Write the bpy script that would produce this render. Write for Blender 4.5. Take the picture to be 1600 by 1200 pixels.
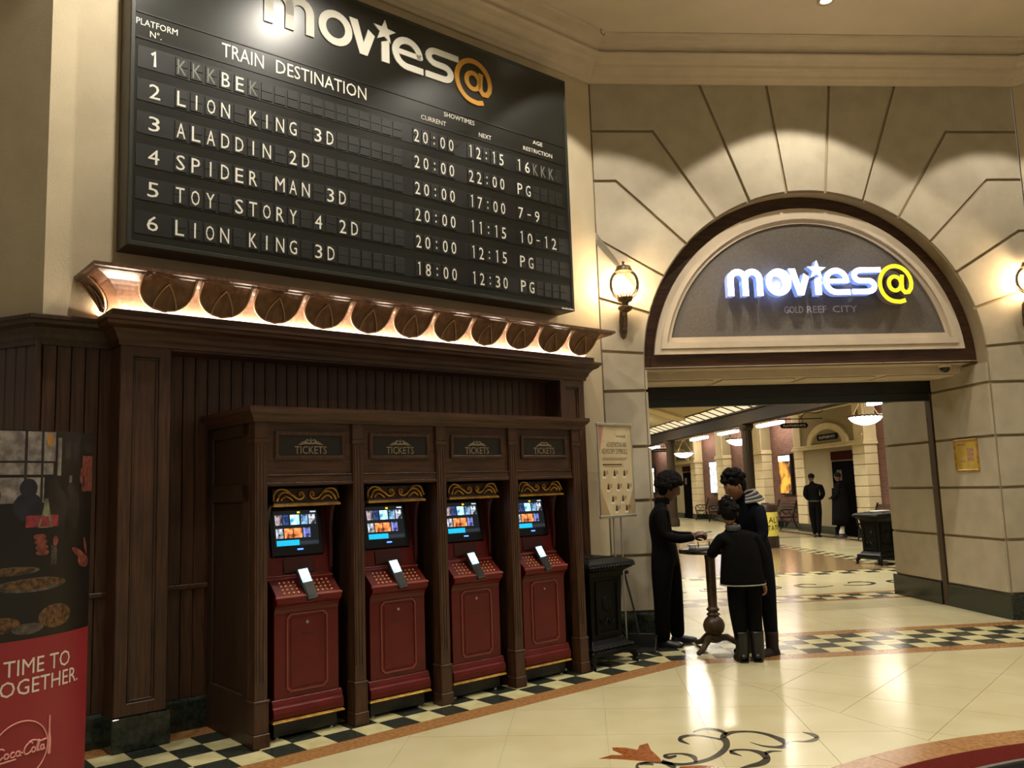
import bpy, bmesh, math, random
from mathutils import Matrix, Vector
from math import sin, cos, pi, radians, sqrt, atan2, tan, hypot
random.seed(7)
SC = bpy.context.scene
for o in list(bpy.data.objects):
    bpy.data.objects.remove(o)
COL = SC.collection

# ------------------------------------------------------------------ camera
PITCH, ROLL = radians(6.9989), radians(-1.98207)
FPX = 1326.414                                   # focal length in pixels of a 1600 px wide frame
_f = Vector((0, cos(PITCH), sin(PITCH))); _r = Vector((1, 0, 0)); _u = Vector((0, -sin(PITCH), cos(PITCH)))
_r2 = _r * cos(ROLL) + _u * sin(ROLL); _u2 = _u * cos(ROLL) - _r * sin(ROLL)
cam = bpy.data.cameras.new('camera'); cam.sensor_width = 36; cam.lens = FPX / 1600 * 36
cam.clip_start = 0.05; cam.clip_end = 200
camo = bpy.data.objects.new('camera', cam); COL.objects.link(camo)
camo.matrix_world = Matrix(((_r2.x, _u2.x, -_f.x, 0), (_r2.y, _u2.y, -_f.y, 0), (_r2.z, _u2.z, -_f.z, 1.65), (0, 0, 0, 1)))
SC.camera = camo

# two frames of the hall: W = the ticket wall, A = the arch wall. x runs along the wall to the
# right, y into the wall (away from the viewer), z up.
YW, YA = radians(49.45891), radians(84.99327)
def frame(yaw, ox, oy):
    return Matrix(((sin(yaw), -cos(yaw), 0, ox), (cos(yaw), sin(yaw), 0, oy), (0, 0, 1, 0), (0, 0, 0, 1)))
FW = frame(YW, -2.33406, 6.17702)
FA = frame(YA, 3.08550, 9.24063)
FI = Matrix.Identity(4)
TILE = 0.22264
def T(x, y, z=0, rz=0): return Matrix.Translation((x, y, z)) @ Matrix.Rotation(rz, 4, 'Z')

# ------------------------------------------------------------------ world and exposure
wd = bpy.data.worlds.new('world'); SC.world = wd; wd.use_nodes = True
bg = wd.node_tree.nodes['Background']; bg.inputs[0].default_value = (1.0, 0.90, 0.72, 1); bg.inputs[1].default_value = 0.22
SC.view_settings.view_transform = 'Standard'; SC.view_settings.look = 'None'
SC.view_settings.exposure = 0.0; SC.view_settings.gamma = 1.0; SC.view_settings.use_curve_mapping = False
SC.cycles.use_denoising = True
SC.cycles.max_bounces = 6; SC.cycles.diffuse_bounces = 3; SC.cycles.glossy_bounces = 3; SC.cycles.transmission_bounces = 4
SC.cycles.use_adaptive_sampling = True; SC.cycles.adaptive_threshold = .08; SC.cycles.adaptive_min_samples = 12
SC.cycles.sample_clamp_indirect = 4.0; SC.cycles.caustics_reflective = False; SC.cycles.caustics_refractive = False
SC.cycles.blur_glossy = 1.0

# ------------------------------------------------------------------ colour + material helpers
def lin(h):
    h = h.lstrip('#'); c = [int(h[i:i + 2], 16) / 255 for i in (0, 2, 4)]
    return tuple(x / 12.92 if x <= 0.04045 else ((x + 0.055) / 1.055) ** 2.4 for x in c) + (1,)
MATS = {}
def mat(name, col, rough=0.6, metal=0.0, col2=None, scale=8.0, stretch=(1, 1, 1), bump=0.0, bscale=None, emit=None, es=0.0, spec=0.5, coat=0.0, detail=4.0, alpha=None, trans=0.0, kind='noise', contrast=(0.35, 0.65)):
    if name in MATS: return MATS[name]
    m = bpy.data.materials.new(name); m.use_nodes = True; MATS[name] = m
    nt = m.node_tree; b = nt.nodes['Principled BSDF']
    if isinstance(col, str): col = lin(col)
    if isinstance(col2, str): col2 = lin(col2)
    b.inputs['Base Color'].default_value = col; b.inputs['Roughness'].default_value = rough
    b.inputs['Metallic'].default_value = metal; b.inputs['Specular IOR Level'].default_value = spec
    b.inputs['Coat Weight'].default_value = coat; b.inputs['Coat Roughness'].default_value = 0.12
    b.inputs['Transmission Weight'].default_value = trans
    if emit is not None:
        b.inputs['Emission Color'].default_value = lin(emit) if isinstance(emit, str) else emit
        b.inputs['Emission Strength'].default_value = es
    if col2 is not None or bump:
        tc = nt.nodes.new('ShaderNodeTexCoord'); mp = nt.nodes.new('ShaderNodeMapping'); mp.inputs['Scale'].default_value = stretch
        nt.links.new(tc.outputs['Object'], mp.inputs[0])
        if col2 is not None:
            n = nt.nodes.new('ShaderNodeTexNoise'); n.inputs['Scale'].default_value = scale; n.inputs['Detail'].default_value = detail
            nt.links.new(mp.outputs[0], n.inputs['Vector'])
            r = nt.nodes.new('ShaderNodeValToRGB'); r.color_ramp.elements[0].color = col; r.color_ramp.elements[1].color = col2
            r.color_ramp.elements[0].position, r.color_ramp.elements[1].position = contrast
            nt.links.new(n.outputs['Fac'], r.inputs[0]); nt.links.new(r.outputs[0], b.inputs['Base Color'])
        if bump:
            n2 = nt.nodes.new('ShaderNodeTexNoise'); n2.inputs['Scale'].default_value = bscale or scale * 6; n2.inputs['Detail'].default_value = 3
            nt.links.new(mp.outputs[0], n2.inputs['Vector'])
            bp_ = nt.nodes.new('ShaderNodeBump'); bp_.inputs['Strength'].default_value = bump; bp_.inputs['Distance'].default_value = 0.01
            nt.links.new(n2.outputs['Fac'], bp_.inputs['Height']); nt.links.new(bp_.outputs[0], b.inputs['Normal'])
    return m
def emat(name, col, es):
    if name in MATS: return MATS[name]
    return mat(name, (0.02, 0.02, 0.02, 1), 0.5, emit=col, es=es)
def emat_noise(name, c1, c2, es, scale=6):
    if name in MATS: return MATS[name]
    m = mat(name, (0.01, 0.01, 0.01, 1), 0.3); nt = m.node_tree; b = nt.nodes['Principled BSDF']
    tc = nt.nodes.new('ShaderNodeTexCoord'); n = nt.nodes.new('ShaderNodeTexNoise'); n.inputs['Scale'].default_value = scale; n.inputs['Detail'].default_value = 3
    nt.links.new(tc.outputs['Object'], n.inputs['Vector']); r = nt.nodes.new('ShaderNodeValToRGB')
    r.color_ramp.elements[0].color = lin(c1); r.color_ramp.elements[1].color = lin(c2); r.color_ramp.elements[0].position = .4; r.color_ramp.elements[1].position = .62
    nt.links.new(n.outputs['Fac'], r.inputs[0]); nt.links.new(r.outputs[0], b.inputs['Emission Color']); b.inputs['Emission Strength'].default_value = es
    return m

M_plaster = mat('cream plaster', '#b8a98d', .85, col2='#c2b396', scale=3, bump=.12, bscale=90)
M_stone = mat('sand coloured stone blocks', '#a99e89', .85, col2='#b4a994', scale=4, bump=.10, bscale=120)
M_groove = mat('stone joint', '#97876a', .9)
M_crown = mat('cream painted moulding', '#c6b6a0', .7, col2='#cdbda6', scale=5)
M_ceil = mat('ceiling paint', '#d2c4ae', .8, col2='#d8cab4', scale=2)
M_wood = mat('dark stained oak', '#301c10', .42, col2='#4c2f1b', scale=5, stretch=(9, 9, .6), bump=.10, bscale=30)
M_woodh = mat('dark stained oak, level grain', '#301c10', .42, col2='#4e301d', scale=5, stretch=(.6, 9, 9), bump=.10, bscale=30)
M_woodb = mat('black brown oak', '#2a1b10', .5, col2='#3c2818', scale=5, stretch=(9, 9, .6), bump=.08, bscale=30)
M_green = mat('polished dark green granite', '#141a14', .18, col2='#2a322a', scale=30)
M_cream = mat('polished cream stone', '#c1b894', .17, col2='#b9ae87', scale=1.6, detail=2, spec=.22)
M_ctile = mat('pale yellow marble tile', '#cdc698', .2, col2='#bdb282', scale=9, spec=.35)
M_btile = mat('black green granite tile', '#1e221d', .2, col2='#3a3d35', scale=40, spec=.35)
M_orange = mat('orange brown granite', '#8a6038', .2, col2='#a3784c', scale=35, spec=.35)
M_joint = mat('floor joint', '#7f7452', .6)
M_brick = mat('red brown brick', '#5c3528', .8, col2='#7a4a38', scale=14, bump=.2)
M_mortar = mat('brick mortar', '#6d5548', .9)
M_black = mat('black metal', '#0d0d0c', .38, col2='#171714', scale=12)
M_iron = mat('black cast iron', '#080807', .45, col2='#10110e', scale=25, bump=.2, spec=.18)
M_gold = mat('gold paint', '#c79a40', .35, metal=.35, col2='#9a7228', scale=20)
M_white = mat('white vinyl lettering', '#d6d3c6', .5)
M_chrome = mat('brushed steel', '#a8a8a4', .3, metal=.9)

# ------------------------------------------------------------------ mesh helpers
class MB:
    def __init__(s): s.v = []; s.f = []; s.m = []; s.sm = []
    def add(s, vs, fs, mi=0, smooth=False):
        n = len(s.v); s.v += [tuple(v) for v in vs]
        for f in fs: s.f.append([n + i for i in f]); s.m.append(mi); s.sm.append(smooth)
        return s
    def box(s, x0, x1, y0, y1, z0, z1, mi=0, M=None):
        vs = [Vector((x, y, z)) for z in (z0, z1) for y in (y0, y1) for x in (x0, x1)]
        if M: vs = [M @ v for v in vs]
        return s.add(vs, [(0, 2, 3, 1), (4, 5, 7, 6), (0, 1, 5, 4), (2, 6, 7, 3), (0, 4, 6, 2), (1, 3, 7, 5)], mi)
    def prism(s, pts, y0, y1, mi=0, M=None, axis='y'):
        # polygon given in (x,z) for axis y, (x,y) for axis z, (y,z) for axis x
        def p(a, b, c): return Vector((a, c, b)) if axis == 'y' else (Vector((a, b, c)) if axis == 'z' else Vector((c, a, b)))
        n = len(pts); vs = [p(a, b, y0) for a, b in pts] + [p(a, b, y1) for a, b in pts]
        if M: vs = [M @ v for v in vs]
        fs = [tuple(range(n)), tuple(reversed(range(n, 2 * n)))] + [(i, i + n, (i + 1) % n + n, (i + 1) % n) for i in range(n)]
        return s.add(vs, fs, mi)
    def ring(s, outer, inner, y0, y1, mi=0, M=None, closed=True):
        # frame between two outlines of equal count in (x,z)
        n = len(outer); vs = []
        for y in (y0, y1):
            vs += [Vector((a, y, b)) for a, b in outer] + [Vector((a, y, b)) for a, b in inner]
        if M: vs = [M @ v for v in vs]
        fs = []
        for i in range(n if closed else n - 1):
            j = (i + 1) % n
            fs += [(i, j, n + j, n + i), (2 * n + i, 3 * n + i, 3 * n + j, 2 * n + j), (i, 2 * n + i, 2 * n + j, j), (n + i, n + j, 3 * n + j, 3 * n + i)]
        if not closed:
            fs += [(0, n, 3 * n, 2 * n), (n - 1, 3 * n - 1, 4 * n - 1, 2 * n - 1)]
        return s.add(vs, fs, mi)
    def lathe(s, prof, cx=0, cy=0, n=20, mi=0, M=None, smooth=True, a0=0, a1=2 * pi):
        full = abs(a1 - a0 - 2 * pi) < 1e-6; k = n if full else n + 1; vs = []
        for r, z in prof:
            for i in range(k):
                a = a0 + (a1 - a0) * i / n; vs.append(Vector((cx + r * cos(a), cy + r * sin(a), z)))
        if M: vs = [M @ v for v in vs]
        fs = []
        for j in range(len(prof) - 1):
            for i in range(n):
                i2 = (i + 1) % k; fs.append((j * k + i, j * k + i2, (j + 1) * k + i2, (j + 1) * k + i))
        s.add(vs, fs, mi, smooth)
        if full:
            if prof[0][0] > 1e-5: s.add([vs[i] for i in range(k)], [tuple(reversed(range(k)))], mi)
            if prof[-1][0] > 1e-5: s.add([vs[(len(prof) - 1) * k + i] for i in range(k)], [tuple(range(k))], mi)
        return s
    def tube(s, pts, r, n=8, mi=0, M=None, caps=True, flat=None):
        P = [Vector(p) for p in pts]; m = len(P); R = r if isinstance(r, (list, tuple)) else [r] * m
        vs = []; prev = None
        for i in range(m):
            t = (P[min(i + 1, m - 1)] - P[max(i - 1, 0)]).normalized()
            if prev is None:
                a = Vector((0, 0, 1)) if abs(t.z) < .9 else Vector((1, 0, 0)); nx = t.cross(a).normalized()
            else: nx = (prev - t * prev.dot(t)).normalized()
            prev = nx; ny = t.cross(nx)
            for j in range(n):
                a = 2 * pi * j / n; vs.append(P[i] + nx * (R[i] * cos(a)) + ny * (R[i] * sin(a)))
        if M: vs = [M @ v for v in vs]
        fs = [(i * n + j, i * n + (j + 1) % n, (i + 1) * n + (j + 1) % n, (i + 1) * n + j) for i in range(m - 1) for j in range(n)]
        s.add(vs, fs, mi, True)
        if caps: s.add(vs[:n], [tuple(reversed(range(n)))], mi); s.add(vs[-n:], [tuple(range(n))], mi)
        return s
    def sweep(s, prof, path, mi=0, smooth=False, closed=False):
        # prof: (out, z) outline; path: plan points (x,y); 'out' points to the right-hand side of travel
        P = [Vector((p[0], p[1])) for p in path]; m = len(P); rows = []
        for i in range(m):
            d0 = (P[i] - P[i - 1]).normalized() if (i > 0 or closed) else None
            d1 = (P[(i + 1) % m] - P[i]).normalized() if (i < m - 1 or closed) else None
            if d0 is None: d0 = d1
            if d1 is None: d1 = d0
            n0 = Vector((d0.y, -d0.x)); n1 = Vector((d1.y, -d1.x)); b = (n0 + n1)
            b = b / max(b.dot(n0), .2)
            rows.append([(P[i].x + b.x * o, P[i].y + b.y * o, z) for o, z in prof])
        k = len(prof); vs = [v for r in rows for v in r]; fs = []
        for i in range(m if closed else m - 1):
            i2 = (i + 1) % m
            for j in range(k):
                j2 = (j + 1) % k; fs.append((i * k + j, i2 * k + j, i2 * k + j2, i * k + j2))
        s.add(vs, fs, mi, smooth)
        if not closed:
            s.add(rows[0], [tuple(range(k))], mi); s.add(rows[-1], [tuple(reversed(range(k)))], mi)
        return s
    def grid(s, fn, nu, nv, mi=0, smooth=True):
        vs = [fn(i / nu, j / nv) for j in range(nv + 1) for i in range(nu + 1)]
        fs = [(j * (nu + 1) + i, j * (nu + 1) + i + 1, (j + 1) * (nu + 1) + i + 1, (j + 1) * (nu + 1) + i) for j in range(nv) for i in range(nu)]
        return s.add(vs, fs, mi, smooth)
    def sphere(s, c, r, n=14, m=9, mi=0, sc=(1, 1, 1), M=None):
        prof = [(r * sin(pi * j / m), -r * cos(pi * j / m)) for j in range(m + 1)]; prof[0] = (0.0001, -r); prof[-1] = (0.0001, r)
        MM = Matrix.Translation(c) @ Matrix.Diagonal((*sc, 1))
        if M: MM = M @ MM
        return s.lathe(prof, 0, 0, n, mi, MM)
    def stroke(s, pts, w, y0, y1, mi=0, M=None, axis='y'):
        # thick polyline in a plane, width list or number, extruded y0..y1
        P = [Vector(p) for p in pts]; m = len(P); W = w if isinstance(w, (list, tuple)) else [w] * m
        L = []; Rr = []
        for i in range(m):
            d0 = (P[i] - P[i - 1]).normalized() if i else (P[1] - P[0]).normalized()
            d1 = (P[i + 1] - P[i]).normalized() if i < m - 1 else d0
            n0 = Vector((-d0.y, d0.x)); n1 = Vector((-d1.y, d1.x)); b = n0 + n1
            b = b / max(b.dot(n0), .6)
            L.append(P[i] + b * W[i] / 2); Rr.append(P[i] - b * W[i] / 2)
        def p(a, c): return Vector((a.x, c, a.y)) if axis == 'y' else Vector((a.x, a.y, c))
        vs = []
        for i in range(m): vs += [p(L[i], y0), p(Rr[i], y0), p(Rr[i], y1), p(L[i], y1)]
        if M: vs = [M @ v for v in vs]
        fs = []
        for i in range(m - 1):
            a, b = 4 * i, 4 * i + 4
            for q in range(4): fs.append((a + q, a + (q + 1) % 4, b + (q + 1) % 4, b + q))
        fs += [(3, 2, 1, 0), tuple(4 * (m - 1) + q for q in range(4))]
        return s.add(vs, fs, mi)
    def mesh(s, name, mats, bevel=0, sub=0):
        me = bpy.data.meshes.new(name); me.from_pydata(s.v, [], s.f)
        for m in (mats if isinstance(mats, (list, tuple)) else [mats]): me.materials.append(m)
        me.polygons.foreach_set('material_index', s.m); me.polygons.foreach_set('use_smooth', s.sm)
        bm = bmesh.new(); bm.from_mesh(me)
        bmesh.ops.recalc_face_normals(bm, faces=bm.faces)
        if bevel:
            bmesh.ops.remove_doubles(bm, verts=bm.verts, dist=1e-5)
            ed = [e for e in bm.edges if len(e.link_faces) == 2 and e.calc_face_angle(0) > .6]
            bmesh.ops.bevel(bm, geom=ed, offset=bevel, segments=1, affect='EDGES', profile=.5)
        bm.to_mesh(me); bm.free(); me.update()
        return me

def link(name, data, parent=None, M=None):
    o = bpy.data.objects.new(name, data); COL.objects.link(o)
    if parent is not None: o.parent = parent
    if M is not None: o.matrix_local = M
    return o
def part(name, mb, mats, parent, M=None, bevel=0, label=None):
    o = link(name, mb.mesh(name, mats, bevel) if isinstance(mb, MB) else mb, parent, M)
    if label: o['label'] = label
    return o
def tag(o, label, cat, group=None, kind=None):
    o['label'] = label; o['category'] = cat
    if group: o['group'] = group
    if kind: o['kind'] = kind
    return o
def thing(name, label, cat, M, group=None, kind=None):
    return tag(link(name, None, None, M), label, cat, group, kind)
def solo(name, mb, mats, label, cat, M=None, group=None, kind=None, bevel=0):
    return tag(part(name, mb, mats, None, M or FI, bevel), label, cat, group, kind)
def copy_tree(o, parent=None):
    c = o.copy(); COL.objects.link(c)
    if parent is not None: c.parent = parent
    for ch in list(o.children): copy_tree(ch, c)
    return c
def rect(x0, x1, z0, z1): return [(x0, z0), (x1, z0), (x1, z1), (x0, z1)]
def frame_panel(mb, x0, x1, z0, z1, w, y0, y1, mi=0, M=None):
    return mb.ring(rect(x0, x1, z0, z1), rect(x0 + w, x1 - w, z0 + w, z1 - w), y0, y1, mi, M)
_TXT = {}
def text_verts(s):
    if s in _TXT: return _TXT[s]
    cu = bpy.data.curves.new('t', 'FONT'); cu.body = s; cu.size = 1; cu.resolution_u = 2
    o = bpy.data.objects.new('t', cu); COL.objects.link(o)
    dg = bpy.context.evaluated_depsgraph_get(); me = bpy.data.meshes.new_from_object(o.evaluated_get(dg))
    vs = [tuple(v.co) for v in me.vertices]; fs = [tuple(p.vertices) for p in me.polygons]
    bpy.data.objects.remove(o); bpy.data.curves.remove(cu); bpy.data.meshes.remove(me)
    _TXT[s] = (vs, fs); return _TXT[s]
def text(mb, s, x0, x1, z0, z1, y=0, mi=0, fn=None, M=None):
    # flat lettering stretched into the box x0..x1, z0..z1, facing -y
    vs, fs = text_verts(s)
    if not vs: return mb
    ax = min(v[0] for v in vs); bx = max(v[0] for v in vs); az = min(v[1] for v in vs); bz = max(v[1] for v in vs)
    out = []
    for v in vs:
        x = x0 + (v[0] - ax) / (bx - ax) * (x1 - x0); z = z0 + (v[1] - az) / (bz - az) * (z1 - z0)
        p = fn(x, z) if fn else Vector((x, y, z)); out.append(M @ p if M else p)
    return mb.add(out, fs, mi)
def clip(poly, a, b):
    # keep the part of a convex polygon to the left of a->b
    out = []; n = len(poly)
    def sd(p): return (b[0] - a[0]) * (p[1] - a[1]) - (b[1] - a[1]) * (p[0] - a[0])
    for i in range(n):
        p, q = poly[i], poly[(i + 1) % n]; sp, sq = sd(p), sd(q)
        if sp >= 0: out.append(p)
        if (sp > 0 > sq) or (sp < 0 < sq):
            t = sp / (sp - sq); out.append((p[0] + t * (q[0] - p[0]), p[1] + t * (q[1] - p[1])))
    return out
def area(p): return abs(sum(p[i][0] * p[(i + 1) % len(p)][1] - p[(i + 1) % len(p)][0] * p[i][1] for i in range(len(p)))) / 2
def inset(p, d):
    n = len(p); cw = sum(p[i][0] * p[(i + 1) % n][1] - p[(i + 1) % n][0] * p[i][1] for i in range(n)) > 0
    out = []
    for i in range(n):
        a, b, c = Vector(p[i - 1]), Vector(p[i]), Vector(p[(i + 1) % n])
        d0 = (b - a).normalized(); d1 = (c - b).normalized(); s = 1 if cw else -1
        n0 = Vector((-d0.y, d0.x)) * s; n1 = Vector((-d1.y, d1.x)) * s; q = n0 + n1; q = q / max(q.dot(n0), .25)
        out.append(tuple(b + q * d))
    return out
def arc(cx, cz, r, a0, a1, n): return [(cx + r * sin(a0 + (a1 - a0) * i / n), cz + r * cos(a0 + (a1 - a0) * i / n)) for i in range(n + 1)]
def bez(p0, p1, p2, p3, n=8):
    out = []
    for i in range(n + 1):
        t = i / n; q = 1 - t
        out.append(tuple(q * q * q * a + 3 * q * q * t * b + 3 * q * t * t * c + t * t * t * d for a, b, c, d in zip(p0, p1, p2, p3)))
    return out
WARM = (1.0, .93, .80)
def spot(name, M, watts, cone=70, blend=.25, col=WARM, size=.06, parent=None):
    l = bpy.data.lights.new(name, 'SPOT'); l.energy = watts; l.spot_size = radians(cone); l.spot_blend = blend; l.color = col; l.shadow_soft_size = size
    return link(name, l, parent, M)
def point(name, M, watts, col=WARM, size=.08, parent=None):
    l = bpy.data.lights.new(name, 'POINT'); l.energy = watts; l.color = col; l.shadow_soft_size = size
    return link(name, l, parent, M)
def arealight(name, M, watts, sx, sy, col=WARM, parent=None):
    l = bpy.data.lights.new(name, 'AREA'); l.shape = 'RECTANGLE'; l.size = sx; l.size_y = sy; l.energy = watts; l.color = col
    return link(name, l, parent, M)
def f2w(F, x, y): v = F @ Vector((x, y, 0)); return (v.x, v.y)
# ------------------------------------------------------------------ ceiling lamps that light the hall
M_lampdisc = emat('downlight glass', '#fff0cf', 30)
def downlight(F, x, y, watts, cone, label, blend=.3, z=6.655):
    t = thing('ceiling_downlight', label, 'downlight', F @ T(x, y, z), 'recessed ceiling downlights')
    part('trim_ring', MB().lathe([(.055, 0), (.085, -.004), (.09, -.012), (.06, -.012), (.055, 0)], n=24), M_crown, t)
    part('lamp_glass', MB().lathe([(.0001, -.002), (.055, -.002)], n=20), M_lampdisc, t)
    spot('downlight_beam', T(0, 0, -.03), watts, cone, blend, parent=t)
    return t
downlight(FA, .30, -.84, 300, 104, 'recessed downlight in the ceiling above the middle of the arch', .12)
downlight(FA, -1.95, -.90, 190, 92, 'recessed downlight in the ceiling corner above the globe lamp', .12)
downlight(FA, 2.70, -.90, 210, 92, 'recessed downlight in the ceiling above the right end of the arch', .12)
downlight(FW, -.35, -1.20, 400, 116, 'recessed downlight above the left edge of the showtimes board', .15)
downlight(FW, 1.40, -1.60, 250, 138, 'recessed downlight above the middle of the showtimes board', .3)
downlight(FW, 3.20, -1.50, 190, 120, 'recessed downlight above the right half of the showtimes board', .3)
downlight(FW, 2.2, -3.4, 200, 100, 'recessed downlight over the cream floor before the ticket machines', .5)
downlight(FA, .3, -3.3, 230, 100, 'recessed downlight over the cream floor before the arch', .5)
downlight(FA, 2.6, -3.0, 220, 100, 'recessed downlight over the floor at the right of the hall', .5)
downlight(FI, -2.5, 1.0, 520, 110, 'added downlight over the unseen floor at the left of the hall', .5)  # these three are added out of view so floor bounce lifts ceiling and walls
downlight(FI, 1.0, -1.0, 520, 110, 'added downlight over the unseen floor in the middle of the hall', .5)
downlight(FI, 4.5, .5, 520, 110, 'added downlight over the unseen floor beside the round kerb', .5)

# ------------------------------------------------------------------ room shell
def isect(F1, y1, F2, y2):
    # corner where wall line y=y1 of frame F1 meets wall line y=y2 of frame F2
    p = F1 @ Vector((0, y1, 0)); d = F1.to_3x3() @ Vector((1, 0, 0)); G = F2.inverted()
    q = G @ p; e = G.to_3x3() @ d; t = (y2 - q.y) / e.y; w = p + d * t
    return w
WY, AY = .25, .30
cWA = isect(FW, WY, FA, AY)
uWA = (FW.inverted() @ cWA).x; aWA = (FA.inverted() @ cWA).x
aR = 3.14
YC = YA + radians(35.53); cR = FA @ Vector((aR, AY, 0)); FC = frame(YC, cR.x, cR.y)      # next facet on the right
YL = radians(112.0); cL = FW @ Vector((-.955, WY, 0)); FL = frame(YL, cL.x, cL.y)        # facet on the left, runs back out of sight
CZ = 6.66

# floor -------------------------------------------------------------
fl = solo('floor', MB().box(-9, 16, -4, 52, -.12, -.004), M_cream, 'polished cream stone floor with checkered bands', 'floor', kind='structure')
P0 = isect(FW, 0, FA, 0); P4 = isect(FW, -4 * TILE, FA, -4 * TILE)
mdir = (P4 - P0).normalized(); mA = P0 - mdir * 2; mB = P0 + mdir * 6
def slab(name, poly, m, zt=0.0, th=.004, gap=.0015):
    if len(poly) < 3 or area(poly) < .0006: return
    p = inset(poly, gap)
    return part(name, MB().prism(p, zt - th, zt, axis='z'), m, fl)
def tiles(F, u0, u1, v0, rows, keep, phase, name='checker_tile'):
    i0, i1 = math.floor(u0 / TILE), math.ceil(u1 / TILE)
    for i in range(i0, i1):
        for j in range(rows):
            a, b = i * TILE, v0 + j * TILE
            q = [f2w(F, x, -y) for x, y in ((a, b), (a + TILE, b), (a + TILE, b + TILE), (a, b + TILE))]
            if area(q) < 0: pass
            q = keep(q)
            slab(name, q, M_ctile if (i + j + phase) % 2 == 0 else M_btile)
A2 = (mA.x, mA.y); B2 = (mB.x, mB.y)
# which side of the mitre line is the W side?
wp = FW @ Vector((0, -.4, 0)); sdW = (B2[0] - A2[0]) * (wp.y - A2[1]) - (B2[1] - A2[1]) * (wp.x - A2[0])
keepW = (lambda q: clip(q, A2, B2)) if sdW > 0 else (lambda q: clip(q, B2, A2))
keepA = (lambda q: clip(q, B2, A2)) if sdW > 0 else (lambda q: clip(q, A2, B2))
tiles(FW, -7 * TILE, 24 * TILE, 0, 4, keepW, 1)
tiles(FA, -14 * TILE, 12 * TILE, 0, 4, keepA, 0)
def strip(F, u0, u1, v0, v1, step, keep, m, name):
    u = u0
    while u < u1:
        q = [f2w(F, x, -y) for x, y in ((u, v0), (u + step, v0), (u + step, v1), (u, v1))]
        slab(name, keep(q), m); u += step
for F, k, a, b in ((FW, keepW, -1.7, 5.4), (FA, keepA, -3.2, 3.3)):
    strip(F, a, b, 4 * TILE, 4 * TILE + .21, .9, k, M_orange, 'border_slab')
    strip(F, a, b, -.20, 0, .9, k, M_orange, 'border_slab')
# cream slabs laid at 45 degrees in front of both bands
ST = .667
def diag(F, keep, c0, c1, v0, u0, u1, v1, off):
    r = ST / sqrt(2)
    for i in range(-16, 17):
        for j in range(-16, 17):
            cx = off + (i + j) * r; cy = .2 + (i - j) * r
            q = [(cx, cy - r), (cx + r, cy), (cx, cy + r), (cx - r, cy)]
            q = clip(q, (u0, v0), (u1, v0)) if q else q
            if len(q) >= 3: q = clip(q, (u1, v1), (u0, v1))
            if len(q) >= 3: q = clip(q, (u1, v0), (u1, v1))
            if len(q) >= 3: q = clip(q, (u0, v1), (u0, v0))
            if len(q) < 3: continue
            q = keep([f2w(F, x, -y) for x, y in q])
            if len(q) >= 3: slab('cream_slab', q, M_cream, gap=.002)
vf = 4 * TILE + .21
diag(FW, keepW, 0, 0, vf, -1.6, 6.0, 4.6, 4.10 - .2 + .4715)
diag(FA, keepA, 0, 0, vf, -3.0, 3.3, 4.6, 1.81 - .2 + .4715)
# passage floor and the second, narrower band behind the arch
for i in range(6):
    for j in range(3):
        x0 = -1.55 + i * .67; y0 = -.20 - (j + 1) * .72
        slab('cream_slab', [f2w(FA, x, -y) for x, y in ((x0, y0), (x0 + .67, y0), (x0 + .67, y0 + .72), (x0, y0 + .72))], M_cream, gap=.002)
noc = lambda q: q
strip(FA, -1.6, 6.0, -2.50, -2.36, .9, noc, M_orange, 'border_slab')
strip(FA, -1.6, 6.0, -3.09, -2.95, .9, noc, M_orange, 'border_slab')
tiles(FA, -7 * TILE, 22 * TILE, -2.50 - 2 * TILE, 2, noc, 1)
# brown stone field of the inner hall with a checkered edge
M_field = mat('brown polished stone field', '#7d6546', .16, col2='#8d7552', scale=3)
part('brown_field', MB().prism([f2w(FA, x, y) for x, y in ((-3, 5.9), (4.25, 5.9), (4.25, 15.5), (-3, 15.5))], -.004, 0, axis='z'), M_field, fl)
for i in range(32):
    x0 = -2.8 + i * TILE
    for j in range(2):
        slab('checker_tile', [f2w(FA, x, y) for x, y in ((x0, 5.45 + j * TILE), (x0 + TILE, 5.45 + j * TILE), (x0 + TILE, 5.45 + (j + 1) * TILE), (x0, 5.45 + (j + 1) * TILE))], M_ctile if (i + j) % 2 else M_btile)
for i in range(44):
    y0 = 5.9 + i * TILE
    for j in range(2):
        slab('checker_tile', [f2w(FA, x, y) for x, y in ((4.25 + j * TILE, y0), (4.25 + (j + 1) * TILE, y0), (4.25 + (j + 1) * TILE, y0 + TILE), (4.25 + j * TILE, y0 + TILE))], M_ctile if (i + j) % 2 else M_btile)
for i in range(26):
    y0 = 12.2 + i * .3
    slab('checker_tile', [f2w(FA, x, y) for x, y in ((6.75, y0), (7.05, y0), (7.05, y0 + .3), (6.75, y0 + .3))], M_orange if i % 2 else M_btile)

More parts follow.
